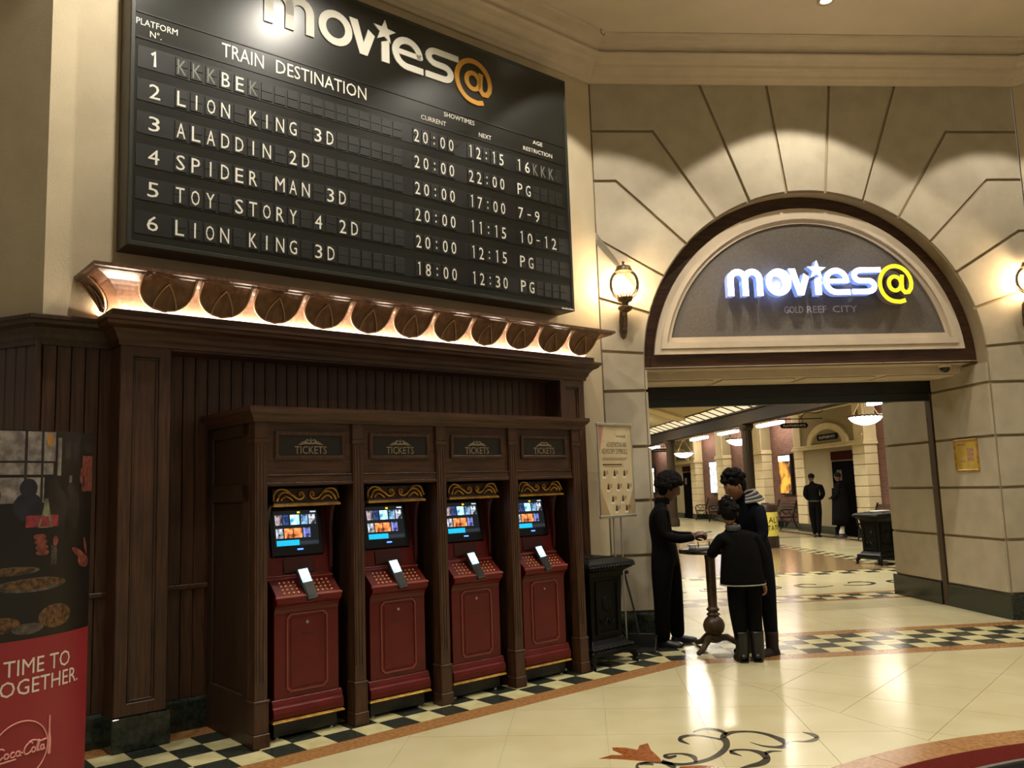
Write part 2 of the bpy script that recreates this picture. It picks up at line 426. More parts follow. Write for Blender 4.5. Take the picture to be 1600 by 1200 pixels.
# scroll inlay (plan metres in the world)
M_scroll = mat('dark grey stone inlay', '#3a352c', .14, col2='#4d463a', scale=40)
M_lily = mat('rust brown stone inlay', '#7d4420', .14, col2='#95562c', scale=30)
SCROLL = {
    'main': ([(0.808,5.28),(0.818,5.272),(0.831,5.259),(0.847,5.245),(0.863,5.236),(0.879,5.229),(0.896,5.225),(0.914,5.224),(0.932,5.225),(0.952,5.227),(0.973,5.231),(0.995,5.238),(1.017,5.246),(1.039,5.256),(1.062,5.267),(1.086,5.281),(1.11,5.299),(1.133,5.319),(1.157,5.343),(1.179,5.369),(1.2,5.395),(1.22,5.424),(1.238,5.454),(1.255,5.486),(1.271,5.521),(1.286,5.561),(1.297,5.603),(1.306,5.642),(1.313,5.684),(1.314,5.725),(1.313,5.756),(1.311,5.77),(1.305,5.748),(1.3,5.738),(1.308,5.753),(1.322,5.771),(1.337,5.789),(1.352,5.805),(1.368,5.819),(1.385,5.83),(1.405,5.84),(1.427,5.842),(1.452,5.842),(1.477,5.839),(1.5,5.833),(1.519,5.821),(1.536,5.805),(1.552,5.787),(1.567,5.767),(1.579,5.741),(1.59,5.712),(1.599,5.683),(1.606,5.654),(1.612,5.624),(1.617,5.595),(1.619,5.569),(1.618,5.551),(1.619,5.554),(1.624,5.569),(1.629,5.578),(1.627,5.574),(1.616,5.56),(1.601,5.547),(1.583,5.537),(1.564,5.53),(1.546,5.532),(1.527,5.538),(1.508,5.547),(1.49,5.558),(1.473,5.575),(1.456,5.597),(1.442,5.619),(1.431,5.633)], [(0.826,5.348),(0.834,5.335),(0.847,5.318),(0.861,5.301),(0.875,5.288),(0.89,5.279),(0.906,5.273),(0.922,5.269),(0.94,5.268),(0.96,5.272),(0.98,5.279),(1.002,5.288),(1.024,5.299),(1.047,5.313),(1.07,5.328),(1.094,5.345),(1.116,5.365),(1.138,5.391),(1.161,5.419),(1.182,5.449),(1.2,5.479),(1.216,5.506),(1.23,5.533),(1.241,5.558),(1.248,5.579),(1.253,5.592),(1.255,5.603),(1.258,5.617),(1.26,5.628),(1.261,5.642),(1.261,5.668),(1.262,5.707),(1.275,5.777),(1.299,5.829),(1.317,5.85),(1.334,5.862),(1.35,5.871),(1.365,5.879),(1.381,5.884),(1.398,5.887),(1.416,5.886),(1.438,5.886),(1.463,5.884),(1.488,5.878),(1.511,5.869),(1.532,5.861),(1.551,5.849),(1.569,5.834),(1.585,5.817),(1.601,5.797),(1.615,5.775),(1.628,5.751),(1.639,5.727),(1.649,5.706),(1.659,5.683),(1.666,5.66),(1.67,5.634),(1.664,5.591),(1.648,5.54),(1.628,5.501),(1.61,5.481),(1.596,5.477),(1.582,5.477),(1.567,5.481),(1.552,5.489),(1.534,5.495),(1.516,5.504),(1.498,5.517),(1.481,5.532),(1.465,5.554),(1.45,5.582),(1.438,5.608),(1.429,5.627)]),
    'crescent': ([(1.659,5.597),(1.668,5.599),(1.681,5.602),(1.695,5.606),(1.709,5.607),(1.721,5.603),(1.733,5.597),(1.746,5.591),(1.759,5.588),(1.773,5.585),(1.788,5.584),(1.803,5.585),(1.818,5.589),(1.832,5.597),(1.848,5.609),(1.864,5.628),(1.886,5.671),(1.896,5.717),(1.895,5.74),(1.89,5.757),(1.883,5.773),(1.869,5.784),(1.853,5.796),(1.836,5.805),(1.824,5.809)], [(1.663,5.609),(1.672,5.612),(1.685,5.618),(1.7,5.622),(1.715,5.625),(1.728,5.624),(1.742,5.621),(1.755,5.619),(1.769,5.619),(1.785,5.625),(1.803,5.633),(1.82,5.643),(1.835,5.654),(1.848,5.667),(1.86,5.68),(1.867,5.69),(1.86,5.676),(1.857,5.662),(1.858,5.672),(1.856,5.689),(1.853,5.708),(1.847,5.732),(1.837,5.758),(1.827,5.783),(1.821,5.803)]),
    'tl': ([(1.343,5.845),(1.34,5.859),(1.335,5.879),(1.329,5.903),(1.321,5.924),(1.31,5.938),(1.298,5.951),(1.284,5.962),(1.269,5.969),(1.253,5.975),(1.236,5.979),(1.217,5.979),(1.198,5.974),(1.177,5.958),(1.156,5.936),(1.136,5.914),(1.123,5.899)], [(1.317,5.785),(1.314,5.8),(1.31,5.821),(1.305,5.843),(1.299,5.861),(1.291,5.878),(1.28,5.893),(1.269,5.907),(1.256,5.918),(1.241,5.926),(1.225,5.931),(1.208,5.933),(1.191,5.93),(1.173,5.922),(1.152,5.907),(1.134,5.892),(1.121,5.883)]),
    'tl2': ([(1.273,5.731),(1.262,5.738),(1.248,5.749),(1.231,5.762),(1.214,5.773),(1.198,5.786),(1.182,5.8),(1.164,5.812),(1.147,5.821),(1.13,5.829),(1.114,5.835),(1.097,5.838),(1.081,5.838),(1.065,5.836),(1.049,5.83),(1.035,5.822),(1.022,5.812),(1.011,5.795),(0.999,5.766),(0.99,5.72),(0.993,5.687),(1.004,5.669),(1.02,5.648),(1.036,5.631),(1.047,5.621)], [(1.258,5.682),(1.249,5.694),(1.236,5.71),(1.221,5.728),(1.206,5.745),(1.191,5.758),(1.174,5.771),(1.157,5.783),(1.14,5.792),(1.123,5.796),(1.106,5.797),(1.089,5.796),(1.073,5.792),(1.058,5.781),(1.042,5.767),(1.029,5.752),(1.02,5.737),(1.014,5.73),(1.015,5.733),(1.018,5.751),(1.018,5.748),(1.022,5.72),(1.032,5.685),(1.043,5.652),(1.049,5.626)]),
    'lr': ([(1.25,5.426),(1.26,5.435),(1.275,5.447),(1.291,5.458),(1.308,5.466),(1.325,5.466),(1.343,5.464),(1.36,5.46),(1.376,5.452),(1.389,5.438),(1.4,5.421),(1.41,5.402),(1.417,5.383),(1.42,5.362),(1.421,5.341),(1.421,5.321),(1.419,5.302),(1.419,5.29),(1.418,5.284),(1.421,5.297),(1.429,5.315),(1.425,5.307),(1.411,5.288),(1.395,5.268),(1.378,5.251),(1.362,5.237),(1.344,5.226),(1.325,5.215),(1.307,5.203),(1.288,5.19),(1.27,5.175),(1.254,5.162),(1.242,5.152)], [(1.259,5.482),(1.269,5.486),(1.283,5.492),(1.299,5.499),(1.316,5.501),(1.334,5.501),(1.352,5.499),(1.37,5.494),(1.387,5.487),(1.403,5.481),(1.419,5.473),(1.432,5.463),(1.444,5.451),(1.454,5.439),(1.463,5.425),(1.469,5.408),(1.473,5.391),(1.473,5.367),(1.471,5.336),(1.46,5.287),(1.438,5.234),(1.418,5.208),(1.4,5.19),(1.381,5.176),(1.363,5.166),(1.346,5.158),(1.328,5.154),(1.311,5.151),(1.296,5.148),(1.279,5.142),(1.263,5.136),(1.248,5.13),(1.238,5.127)]),
    'hook': ([(1.247,5.413),(1.252,5.41),(1.258,5.404),(1.265,5.397),(1.272,5.389),(1.281,5.382),(1.291,5.372),(1.301,5.363),(1.308,5.359)], [(1.27,5.477),(1.273,5.469),(1.277,5.458),(1.282,5.445),(1.287,5.432),(1.293,5.414),(1.3,5.395),(1.306,5.377),(1.31,5.364)]),
    'spur': ([(1.449,5.359),(1.46,5.372),(1.474,5.387),(1.491,5.403),(1.507,5.414),(1.524,5.419),(1.542,5.42),(1.559,5.42),(1.572,5.422)], [(1.461,5.429),(1.47,5.432),(1.484,5.439),(1.5,5.446),(1.516,5.448),(1.532,5.446),(1.549,5.44),(1.563,5.433),(1.573,5.427)]),
    'curl': ([(1.022,5.276),(1.026,5.291),(1.031,5.315),(1.037,5.349),(1.039,5.385),(1.032,5.406),(1.024,5.42),(1.014,5.432),(1.004,5.44),(0.993,5.449),(0.98,5.455),(0.966,5.46),(0.951,5.462),(0.936,5.464),(0.918,5.463),(0.901,5.461),(0.886,5.457),(0.873,5.454),(0.861,5.448),(0.851,5.441),(0.839,5.411),(0.841,5.38),(0.847,5.366),(0.857,5.356),(0.868,5.35),(0.882,5.357),(0.897,5.369),(0.912,5.381),(0.921,5.39)], [(1.002,5.271),(1.003,5.287),(1.006,5.306),(1.007,5.321),(1.006,5.327),(1.005,5.341),(1.002,5.358),(0.996,5.375),(0.99,5.392),(0.981,5.405),(0.97,5.416),(0.958,5.426),(0.946,5.433),(0.93,5.435),(0.913,5.435),(0.897,5.432),(0.882,5.429),(0.87,5.42),(0.859,5.41),(0.851,5.401),(0.855,5.413),(0.857,5.426),(0.862,5.419),(0.87,5.413),(0.878,5.412),(0.888,5.412),(0.902,5.418),(0.916,5.425),(0.925,5.429)]),
    'bl': ([(0.885,5.206),(0.884,5.219),(0.882,5.238),(0.878,5.262),(0.871,5.284),(0.86,5.296),(0.847,5.305),(0.833,5.312),(0.818,5.316),(0.801,5.32),(0.783,5.32),(0.764,5.319),(0.746,5.316),(0.729,5.317),(0.712,5.317),(0.695,5.315),(0.681,5.308),(0.669,5.296),(0.659,5.276),(0.652,5.253),(0.646,5.227),(0.648,5.202),(0.653,5.19),(0.658,5.182),(0.662,5.179)], [(0.857,5.152),(0.855,5.163),(0.852,5.178),(0.849,5.193),(0.844,5.204),(0.838,5.221),(0.83,5.239),(0.82,5.255),(0.808,5.268),(0.793,5.277),(0.777,5.282),(0.759,5.286),(0.742,5.289),(0.725,5.287),(0.708,5.284),(0.692,5.28),(0.68,5.272),(0.673,5.26),(0.668,5.248),(0.666,5.237),(0.666,5.234),(0.665,5.234),(0.666,5.223),(0.668,5.211),(0.67,5.201)]),
    'bl2': ([(0.677,5.258),(0.684,5.258),(0.694,5.259),(0.705,5.26),(0.715,5.256),(0.726,5.257),(0.738,5.253),(0.748,5.249),(0.756,5.247)], [(0.678,5.279),(0.686,5.288),(0.697,5.299),(0.711,5.309),(0.724,5.316),(0.736,5.307),(0.747,5.295),(0.756,5.282),(0.762,5.273)]),
}
LILY = [(0.449,5.404),(0.533,5.467),(0.605,5.459),(0.553,5.563),(0.554,5.615),(0.633,5.606),(0.705,5.552),(0.731,5.641),(0.79,5.682),(0.787,5.543),(0.816,5.364),(0.815,5.303),(0.721,5.324),(0.603,5.371),(0.525,5.393)]
LEAF = [(0.902,5.207),(1.018,5.219),(1.092,5.203),(1.13,5.162),(1.004,5.154),(0.894,5.166)]
for k, (a, b) in SCROLL.items():
    n = len(a); mb = MB()
    vs = [(p[0], p[1], z) for z in (-.003, .0008) for p in a + b]
    fs = []
    for i in range(n - 1):
        fs += [(i, i + 1, n + i + 1, n + i), (2 * n + i, 3 * n + i, 3 * n + i + 1, 2 * n + i + 1), (i, 2 * n + i, 2 * n + i + 1, i + 1), (n + i, n + i + 1, 3 * n + i + 1, 3 * n + i)]
    part('scroll_inlay', mb.add(vs, fs), M_scroll, fl)
part('lily_inlay', MB().prism(LILY, -.003, .001, axis='z'), M_lily, fl)
part('leaf_inlay', MB().prism(LEAF, -.003, .001, axis='z'), M_lily, fl)
# the same kind of scrolls lie behind the second band
for k in range(7):
    x0 = -1.2 + k * .75; pts = []
    for i in range(25):
        a = -2.6 + 5.4 * i / 24; r = .34 - .0095 * i
        pts.append(f2w(FA, x0 + r * cos(a) * (1 if k % 2 else -1), 4.1 + r * sin(a) * .9))
    part('scroll_inlay', MB().stroke(pts, [.02 + .05 * sin(pi * i / 24) for i in range(25)], -.003, .0008, axis='z'), M_scroll, fl)
# walls --------------------------------------------------------------
wl = solo('wall_left', MB().box(-.955, uWA, WY, WY + .3, 0, CZ + .1),
          M_plaster, 'cream plaster wall behind the showtimes board and ticket machines', 'wall', FW, kind='structure')
solo('wall_left_return', MB().box(-6, 0, 0, .3, 0, CZ + .1), M_plaster, 'shaded cream plaster wall at the far left', 'wall', FL, kind='structure')
solo('wall_right', MB().box(0, 5, 0, .3, 0, CZ + .1), M_plaster, 'cream wall facet right of the arch', 'wall', FC, kind='structure')
AU, AZ, AR = .45, 2.95, 2.02
JL, JR = AU - AR, AU + AR
PB = 2.72                                                     # passage runs back to here
wb = MB()
arcp = arc(AU, AZ, AR, -pi / 2, pi / 2, 48)
wb.prism([(aWA, 0), (JL, 0), (JL, AZ), (aWA, AZ)], AY + .025, PB)
wb.prism([(JR, 0), (aR, 0), (aR, AZ), (JR, AZ)], AY + .025, PB)
top = [(aWA, AZ)] + arcp + [(aR, AZ), (aR, CZ + .1), (aWA, CZ + .1)]
for i in range(48):
    (xa, za), (xb, zb) = arcp[i], arcp[i + 1]
    wb.prism([(xa, za), (xb, zb), (xb, CZ + .1), (xa, CZ + .1)], AY + .025, .62)
wb.prism([(aWA, AZ), (JL, AZ), (JL, CZ + .1), (aWA, CZ + .1)], AY + .025, .62)
wb.prism([(JR, AZ), (aR, AZ), (aR, CZ + .1), (JR, CZ + .1)], AY + .025, .62)
wb.box(aR - .2, 9.5, PB - .3, PB, 0, 5.5)                     # inner face towards the station hall
wb.box(-8, aWA + .2, PB - .3, PB, 0, 5.5)
wback = solo('wall_back', wb, M_groove, 'stone block wall with the round entrance arch', 'wall', FA, kind='structure')
G = .017
def block(poly, y0=AY, y1=AY + .03, axis='y', lo=None):
    return part('stone_block', MB().prism(inset(poly, G), y0, y1, axis=axis), M_stone, wback)
TH = [radians(6.6 * (2 * k + 1)) for k in range(7)]
BEND = {2: 5.70, 3: 5.105, 4: 4.475}
TOPZ = 6.29
def joint(k, s):
    Hs = (AU - aWA) if s < 0 else (aR - AU)
    t = TH[k]; p = [(AR * sin(t), AZ + AR * cos(t))]
    if k < 2: p.append(((TOPZ - AZ) * tan(t), TOPZ))
    elif k in BEND: p += [((BEND[k] - AZ) * tan(t), BEND[k]), (Hs, BEND[k])]
    else: p.append((Hs, AZ + Hs / tan(t)))
    return p
for s in (-1, 1):
    Hs = (AU - aWA) if s < 0 else (aR - AU)
    for k in range(7):
        a = joint(k, s)
        b = joint(k + 1, s) if k < 6 else [(AR, AZ), (AR, 2.68), (Hs, 2.68)]
        t0, t1 = TH[k], (TH[k + 1] if k < 6 else pi / 2)
        ar = [(AR * sin(t0 + (t1 - t0) * i / 5), AZ + AR * cos(t0 + (t1 - t0) * i / 5)) for i in range(6)]
        poly = ar[:-1] + b + ([(Hs, TOPZ)] if k == 1 else []) + list(reversed(a))[:-1]
        poly = [(AU + s * x, z) for x, z in poly]
        block(poly)
ka, kb = joint(0, -1), joint(0, 1)
block([(AU - x, z) for x, z in reversed(ka)] + arc(AU, AZ, AR, -TH[0], TH[0], 5)[1:-1] + [(AU + x, z) for x, z in kb])
ZJ = [.28, .88, 1.47, 2.06, 2.68]
for i in range(4):
    block(rect(aWA, JL - .004, ZJ[i], ZJ[i + 1])); block(rect(JR + .004, aR, ZJ[i], ZJ[i + 1]))
# passage sides: blocks either side of the shutter groove
for i in range(5):
    z0, z1 = (ZJ + [2.93])[i], (ZJ + [2.93])[i + 1]
    for (y0, y1) in ((AY, 1.47), (1.60, PB)):
        block([(y0 + .0, z0), (y1, z0), (y1, z1), (y0, z1)], JR - .025, JR + .005, 'x')
        block([(y0 + .0, z0), (y1, z0), (y1, z1), (y0, z1)], JL - .005, JL + .02, 'x')
# dark green granite base
for nm, pth in (('baseboard_arch_right', [(aR, AY), (JR, AY), (JR, 1.47)]), ('baseboard_arch_left', [(JL, 1.47), (JL, AY), (aWA, AY)])):
    solo(nm, MB().sweep([(0, 0), (.035, 0), (.035, .255), (.02, .275), (0, .275)], list(reversed(pth)) if 0 else [(p[0], p[1]) for p in pth][::-1]), M_green, 'dark green granite skirting of the arch pier at the ' + ('right' if 'right' in nm else 'left'), 'skirting', FA, kind='structure')
solo('baseboard_passage', MB().box(JR - .045, JR, 1.60, PB + .03, 0, .275), M_green, 'dark green granite skirting in the depth of the passage', 'skirting', FA, kind='structure')
# lunette ------------------------------------------------------------
M_panel = mat('grey fabric wall panel', '#5d564f', .8, col2='#69615a', scale=60)
lun = thing('trim_lunette', 'round headed wooden panel filling the arch above the entrance', 'panel', FA @ T(AU, 0, 0), kind='structure')
YP = .50
half = arc(0, AZ, AR + .01, -pi / 2, pi / 2, 40)
part('timber_back', MB().prism(half, YP, YP + .1), M_woodh, lun)
def lring(ro, ri, z0, z1):
    # half-round outline with level foot, as closed loops of equal count
    def loop(r, z): 
        a = math.acos(max(-1, min(1, (z - AZ) / r))); return arc(0, AZ, r, -a, a, 40)
    return loop(ro, z0), loop(ri, z1)
o1, i1 = lring(1.87, 1.80, 3.105, 3.17); o2, i2 = lring(1.80, 1.74, 3.17, 3.24); o3, i3 = lring(1.74, 1.69, 3.24, 3.30)
part('arch_moulding', MB().ring(o1, i1, YP - .045, YP + .01).ring(o2, i2, YP - .06, YP + .01).ring(o3, i3, YP - .03, YP + .01), M_crown, lun)
part('grey_panel', MB().prism(i3, YP - .008, YP), M_panel, lun)
# stepped lintel below it
li = thing('trim_lintel', 'cream stepped lintel across the entrance under the arch', 'lintel', FA @ T(0, 0, 0), kind='structure')
part('lintel_body', MB().prism([(YP - .02, 2.955), (.79, 2.945), (.79, 2.855), (1.47, 2.845), (1.47, 2.96), (YP - .02, 2.96)], JL, JR, axis='x'), M_crown, li)
for k in range(4):
    x0 = JL + .05 + k * 1.02
    part('soffit_panel', MB().prism([(x0, .86), (x0 + .86, .86), (x0 + .93, .93), (x0 + .93, 1.30), (x0, 1.30)], 2.835, 2.852, axis='z'), M_crown, li, bevel=.005)
cm = thing('security_camera', 'small dark dome camera under the right end of the lintel', 'camera', FA @ T(2.18, .68, 2.948))
part('camera_base', MB().lathe([(.075, 0), (.075, -.03), (.06, -.04), (.0001, -.04)], n=20), M_crown, cm)
part('camera_dome', MB().lathe([(.058, -.038), (.055, -.06), (.04, -.085), (.02, -.098), (.0001, -.1)], n=20), M_black, cm)
# roller shutter in the groove
sh = thing('roller_shutter', 'raised black roller shutter under the lintel', 'shutter', FA)
M_shut = mat('dark grey green shutter bar', '#20231f', .4)
part('shutter_box', MB().box(JL, JR, 1.47, 1.60, 2.69, 3.0), M_black, sh)
part('bottom_bar', MB().box(JL, JR, 1.50, 1.58, 2.59, 2.70), M_shut, sh, bevel=.006)
part('guide_rail', MB().box(JR - .03, JR, 1.49, 1.585, 0, 2.7), mat('brown guide rail', '#4a3a2a', .6), sh)
# crown moulding round the hall ---------------------------------------
PATH = []
pl = FL @ Vector((-5, 0, 0)); PATH.append((pl.x, pl.y)); PATH.append((cL.x, cL.y)); PATH.append((cWA.x, cWA.y)); PATH.append((cR.x, cR.y))
pr = FC @ Vector((4, 0, 0)); PATH.append((pr.x, pr.y))
crown = [(0, 6.27), (.03, 6.27), (.05, 6.30), (.07, 6.315), (.085, 6.35), (.12, 6.385), (.16, 6.40), (.17, 6.43), (.21, 6.465), (.265, 6.49), (.285, 6.505), (.285, 6.525), (0, 6.525)]
solo('trim_crown_lower', MB().sweep(crown, PATH), M_crown, 'lower cream crown moulding around the top of the walls', 'crown moulding', kind='structure')
crown2 = [(.0, 6.545), (.26, 6.545), (.28, 6.57), (.31, 6.60), (.37, 6.62), (.44, 6.63), (.46, 6.655), (0, 6.656)]
solo('trim_crown_upper', MB().sweep(crown2, PATH), M_crown, 'upper cream cornice band between crown moulding and ceiling', 'cornice', kind='structure')
solo('trim_crown_gap', MB().sweep([(0, 6.52), (.10, 6.52), (.10, 6.545), (0, 6.545)], PATH), mat('dark shadow gap', '#3c2a1c', .9), 'dark slot between the two crown mouldings', 'slot', kind='structure')
cpoly = [PATH[0], PATH[1], PATH[2], PATH[3], PATH[4]]
solo('ceiling', MB().prism([(-9, -4), (-9, 12), PATH[0]] + PATH[1:4] + [PATH[4], (12, -4)], CZ, CZ + .1, axis='z'), M_ceil, 'cream plaster ceiling of the hall', 'ceiling', kind='structure')
# smoke hook by the corner
solo('ceiling_hook', MB().tube([(0, 0, 0), (0, 0, -.05), (.03, 0, -.08), (.04, 0, -.05)], .004, 6), M_iron, 'small wire hook hanging from the ceiling by the corner', 'hook', T(1.12, 8.85, CZ))
# ------------------------------------------------------------------ timber panelling on the ticket wall
def planks(name, F, u0, u1, n, yf, label, zb=.23, zt=2.76):
    t = thing(name, label, 'panelling', F, kind='structure'); w = (u1 - u0) / n
    me = MB().prism([(.002, yf + .006), (.006, yf), (w - .006, yf), (w - .002, yf + .006), (w - .002, yf + .028), (.002, yf + .028)], 0, 1, axis='z').mesh('plank', M_wood)
    for k in range(n):
        for (a, b) in ((zb, 1.0), (1.03, zt)):
            part('plank', me, None, t, Matrix.Translation((u0 + k * w, 0, a)) @ Matrix.Diagonal((1, 1, b - a, 1)))
    part('dado_ledge', MB().box(u0, u1, yf - .018, yf + .03, .998, 1.032), M_wood, t, bevel=.005)
    return t
planks('wall_panelling', FW, -.955, -.50, 5, .215, 'dark plank panelling between the cola banner and the wooden pilaster')
planks('wall_panelling', FW, -.19, 3.72, 42, .215, 'dark plank panelling behind the ticket cabinet')
planks('wall_panelling', FL, -1.2, 0, 12, -.035, 'dark plank panelling on the receding wall at the far left')
cbm = isect(FL, -.04, FW, .21)
solo('corner_bead', MB().tube([(cbm.x, cbm.y, .22), (cbm.x, cbm.y, 2.76)], .022, 10), M_wood, 'round wooden bead on the panelled corner above the cola banner', 'moulding')
def pilaster(u0, u1, label):
    t = thing('wooden_pilaster', label, 'pilaster', FW @ T(u0, 0, 0), 'wooden pilasters of the ticket wall'); w = u1 - u0
    part('stone_base', MB().box(-.012, w + .025, -.038, .25, 0, .222), M_green, t, bevel=.006)
    part('shaft', MB().box(0, w, 0.0, .25, .222, 2.76), M_wood, t)
    part('stile_frame', frame_panel(MB(), 0, w, .225, 2.745, .085, -.022, .001), M_wood, t, bevel=.006)
    part('panel_moulding', frame_panel(MB(), .085, w - .085, .31, 2.66, .018, -.012, .001), M_woodb, t, bevel=.005)
    return t
pilaster(-.515, -.170, 'wooden pilaster on a green granite base beside the cola banner')
pilaster(3.697, 4.037, 'wooden pilaster at the plaster corner by the age restriction notice')
solo('baseboard_left', MB().sweep([(0, 0), (.03, 0), (.03, .20), (.015, .225), (0, .225)], [(-.955, .235), (-.515, .235)]), M_green, 'dark green granite skirting left of the wooden pilaster', 'skirting', FW, kind='structure')
solo('baseboard_middle', MB().sweep([(0, 0), (.03, 0), (.03, .20), (.015, .225), (0, .225)], [(-.145, .235), (3.70, .235)]), M_green, 'dark green granite skirting right of the wooden pilaster', 'skirting', FW, kind='structure')
solo('baseboard_corner', MB().sweep([(0, 0), (.03, 0), (.03, .25), (.015, .275), (0, .275)], [(4.05, .25), (uWA, .25)]), M_green, 'dark green granite skirting behind the black bin', 'skirting', FW, kind='structure')
solo('baseboard_far_left', MB().box(-3, 0, -.06, 0, 0, .225), M_green, 'dark green granite skirting of the receding left wall', 'skirting', FL, kind='structure')

# lower cornice, the cove above it and the light strip between them
def wpath(pts): return [(x, y) for x, y in pts]
BASE = [(-.515, .25), (-.515, -.02), (4.037, -.02), (4.037, .25)]
co = thing('wooden_cornice', 'dark wooden cornice running over the pilasters below the light cove', 'cornice', FW)
prof = [(0, 2.735), (.018, 2.735), (.022, 2.765), (.035, 2.78), (.045, 2.81), (.075, 2.845), (.115, 2.865), (.125, 2.885), (.14, 2.895), (.14, 2.918), (.085, 2.925), (.085, 2.972), (.07, 2.975), (.07, 2.93), (0, 2.93)]
part('cornice_moulding', MB().sweep(prof, BASE), M_woodh, co)
part('soffit_board', MB().box(-.17, 3.697, -.02, .25, 2.72, 2.75), M_woodh, co)
cl = thing('wooden_cornice', 'dark wooden cornice at the far left above the cola banner', 'cornice', FI)
p0 = FL @ Vector((-2.5, -.035, 0)); p1 = isect(FL, -.035, FW, .215); p2 = FW @ Vector((-.51, .215, 0))
part('cornice_moulding', MB().sweep([(o, z) for o, z in prof[:10]] + [(.11, 2.93), (0, 2.95)], [(p0.x, p0.y), (p1.x, p1.y), (p2.x, p2.y)]), M_woodb, cl)
cv = thing('light_cove', 'coved wooden moulding with a row of leaf scallops lit from below', 'cove', FW)
def cove_out(z):
    t = max(0, min(1, (z - 2.95) / .245)); return .20 * (1 - sqrt(max(0, 1 - t ** 1.6)))* .85 + .03 * t
cprof = [(-.02, 2.93)] + [(cove_out(2.93 + .0265 * k), 2.93 + .0265 * k) for k in range(11)] + [(.205, 3.196), (.225, 3.205), (.235, 3.215), (.252, 3.222), (.252, 3.245), (-.02, 3.245)]
M_cove = mat('brown cove timber', '#4c3222', .38, col2='#694a34', scale=5, stretch=(9, 9, .6), bump=.08, bscale=30)
part('cove_moulding', MB().sweep(cprof, BASE), M_cove, cv)
def petal_out(t): return .082 + .03 * t + .105 * t ** 2.2
def petal(M, hw, nm='leaf_scallop'):
    ZB, ZT = 2.984, 3.203
    def bound(t):      # half-width of the U at height t
        return hw * (sqrt(max(0, 1 - (1 - min(1, t / .72)) ** 2)))
    def P(a, t, off=0):
        return M @ Vector((a, -(petal_out(t) + off), ZB + (ZT - ZB) * t))
    N, K = 12, 10; mb = MB()
    for back in (0, 1):
        mb.grid(lambda i, j: P((2 * i - 1) * bound(max(j, .004)), j, -.014 if back else .012 * sin(pi * i) * (1 - j)), K, N)
    o = part(nm, mb, mat('leaf timber', '#5e4029', .42, col2='#7a563a', scale=4, stretch=(6, 6, .8), spec=.4), cv)
    rib = MB(); pts = [P(-bound(1 - k / 16), 1 - k / 16, .004) for k in range(17)] + [P(bound(k / 16), k / 16, .004) for k in range(1, 17)]
    rib.tube(pts, .0085, 6)
    for s in (-1, 1):
        rib.tube([P(s * hw * (.42 - .42 * k ** 2.0 / 100) * (1 if k < 10 else 0), .06 + .076 * k, .013) for k in range(11)], .006, 6)
    part('rib', rib, mat('light brown timber edge', '#a8825f', .35), o)  # ribs in a lighter brown than the leaves
NP = 11; PU = [-.255 + (3.90 + .255) / (NP - 1) * k for k in range(NP)]
for u in PU: petal(T(u, -.02), .186)
petal(T(-.515, .115, 0, -pi / 2), .115); petal(T(4.037, .115, 0, pi / 2), .115)
M_led = emat('warm white light strip', '#ffe9cf', 120)
part('light_strip', MB().sweep([(.03, 2.94), (.06, 2.94), (.06, 2.968), (.03, 2.968)], BASE), M_led, cv)

# ------------------------------------------------------------------ ticket cabinet
cb = thing('ticket_cabinet', 'dark wooden cabinet with four bays for the ticket machines', 'cabinet', FW @ T(.195, -.63, 0))
CW = 3.14; PIT = .758                      # local x from the left post, y=0 at the post fronts
postm = MB().box(0, .09, 0, .09, .30, 2.19).box(.012, .03, -.004, 0, .42, 2.0).box(.036, .054, -.004, 0, .42, 2.0).box(.06, .078, -.004, 0, .42, 2.0).mesh('post', M_wood)
plm = MB().box(-.014, .104, -.016, .1, 0, .09).box(-.008, .098, -.010, .098, .09, .30).box(-.012, .102, -.014, .1, .285, .305).mesh('plinth', M_wood, .004)
capm = MB().box(-.008, .098, -.012, .095, 2.02, 2.05).box(-.004, .094, -.008, .095, 2.05, 2.17).mesh('capital', M_wood, .004)
for k in range(5):
    p = part('post', postm, None, cb, T(k * PIT, 0)); part('plinth', plm, None, p); part('capital', capm, None, p)
part('side_panel', MB().box(0.01, .035, .08, .86, 0, 2.2), M_woodb, cb)
part('side_frame', MB().box(-.006, .011, .09, .86, 0, .32).box(-.006, .011, .09, .19, .3, 2.19).box(-.006, .011, .74, .86, .3, 2.19).box(-.006, .011, .09, .86, 1.62, 1.74).box(-.006, .011, .09, .86, 2.08, 2.19), M_woodb, cb, bevel=.004)
part('end_panel', MB().box(CW - .04, CW - .015, .08, .86, 0, 2.2), M_woodb, cb)
for k in range(1, 4): part('divider', MB().box(k * PIT + .025, k * PIT + .065, .085, .84, 0, 1.85), M_woodb, cb)
part('back_board', MB().box(.03, CW - .03, .835, .86, 0, 2.2), M_woodb, cb)
part('roof_board', MB().box(.0, CW, .02, .86, 2.19, 2.215), M_woodb, cb)
part('cornice', MB().sweep([(0, 2.165), (.012, 2.165), (.018, 2.19), (.03, 2.205), (.05, 2.225), (.06, 2.24), (.06, 2.27), (-.03, 2.27), (-.03, 2.165)], [(-.006, .86), (-.006, -.012), (CW + .01, -.012), (CW + .01, .86)]), M_woodh, cb)
M_plate = mat('black brown sign plate', '#17100a', .4)
M_tick = mat('dull gold lettering', '#8f8067', .45)
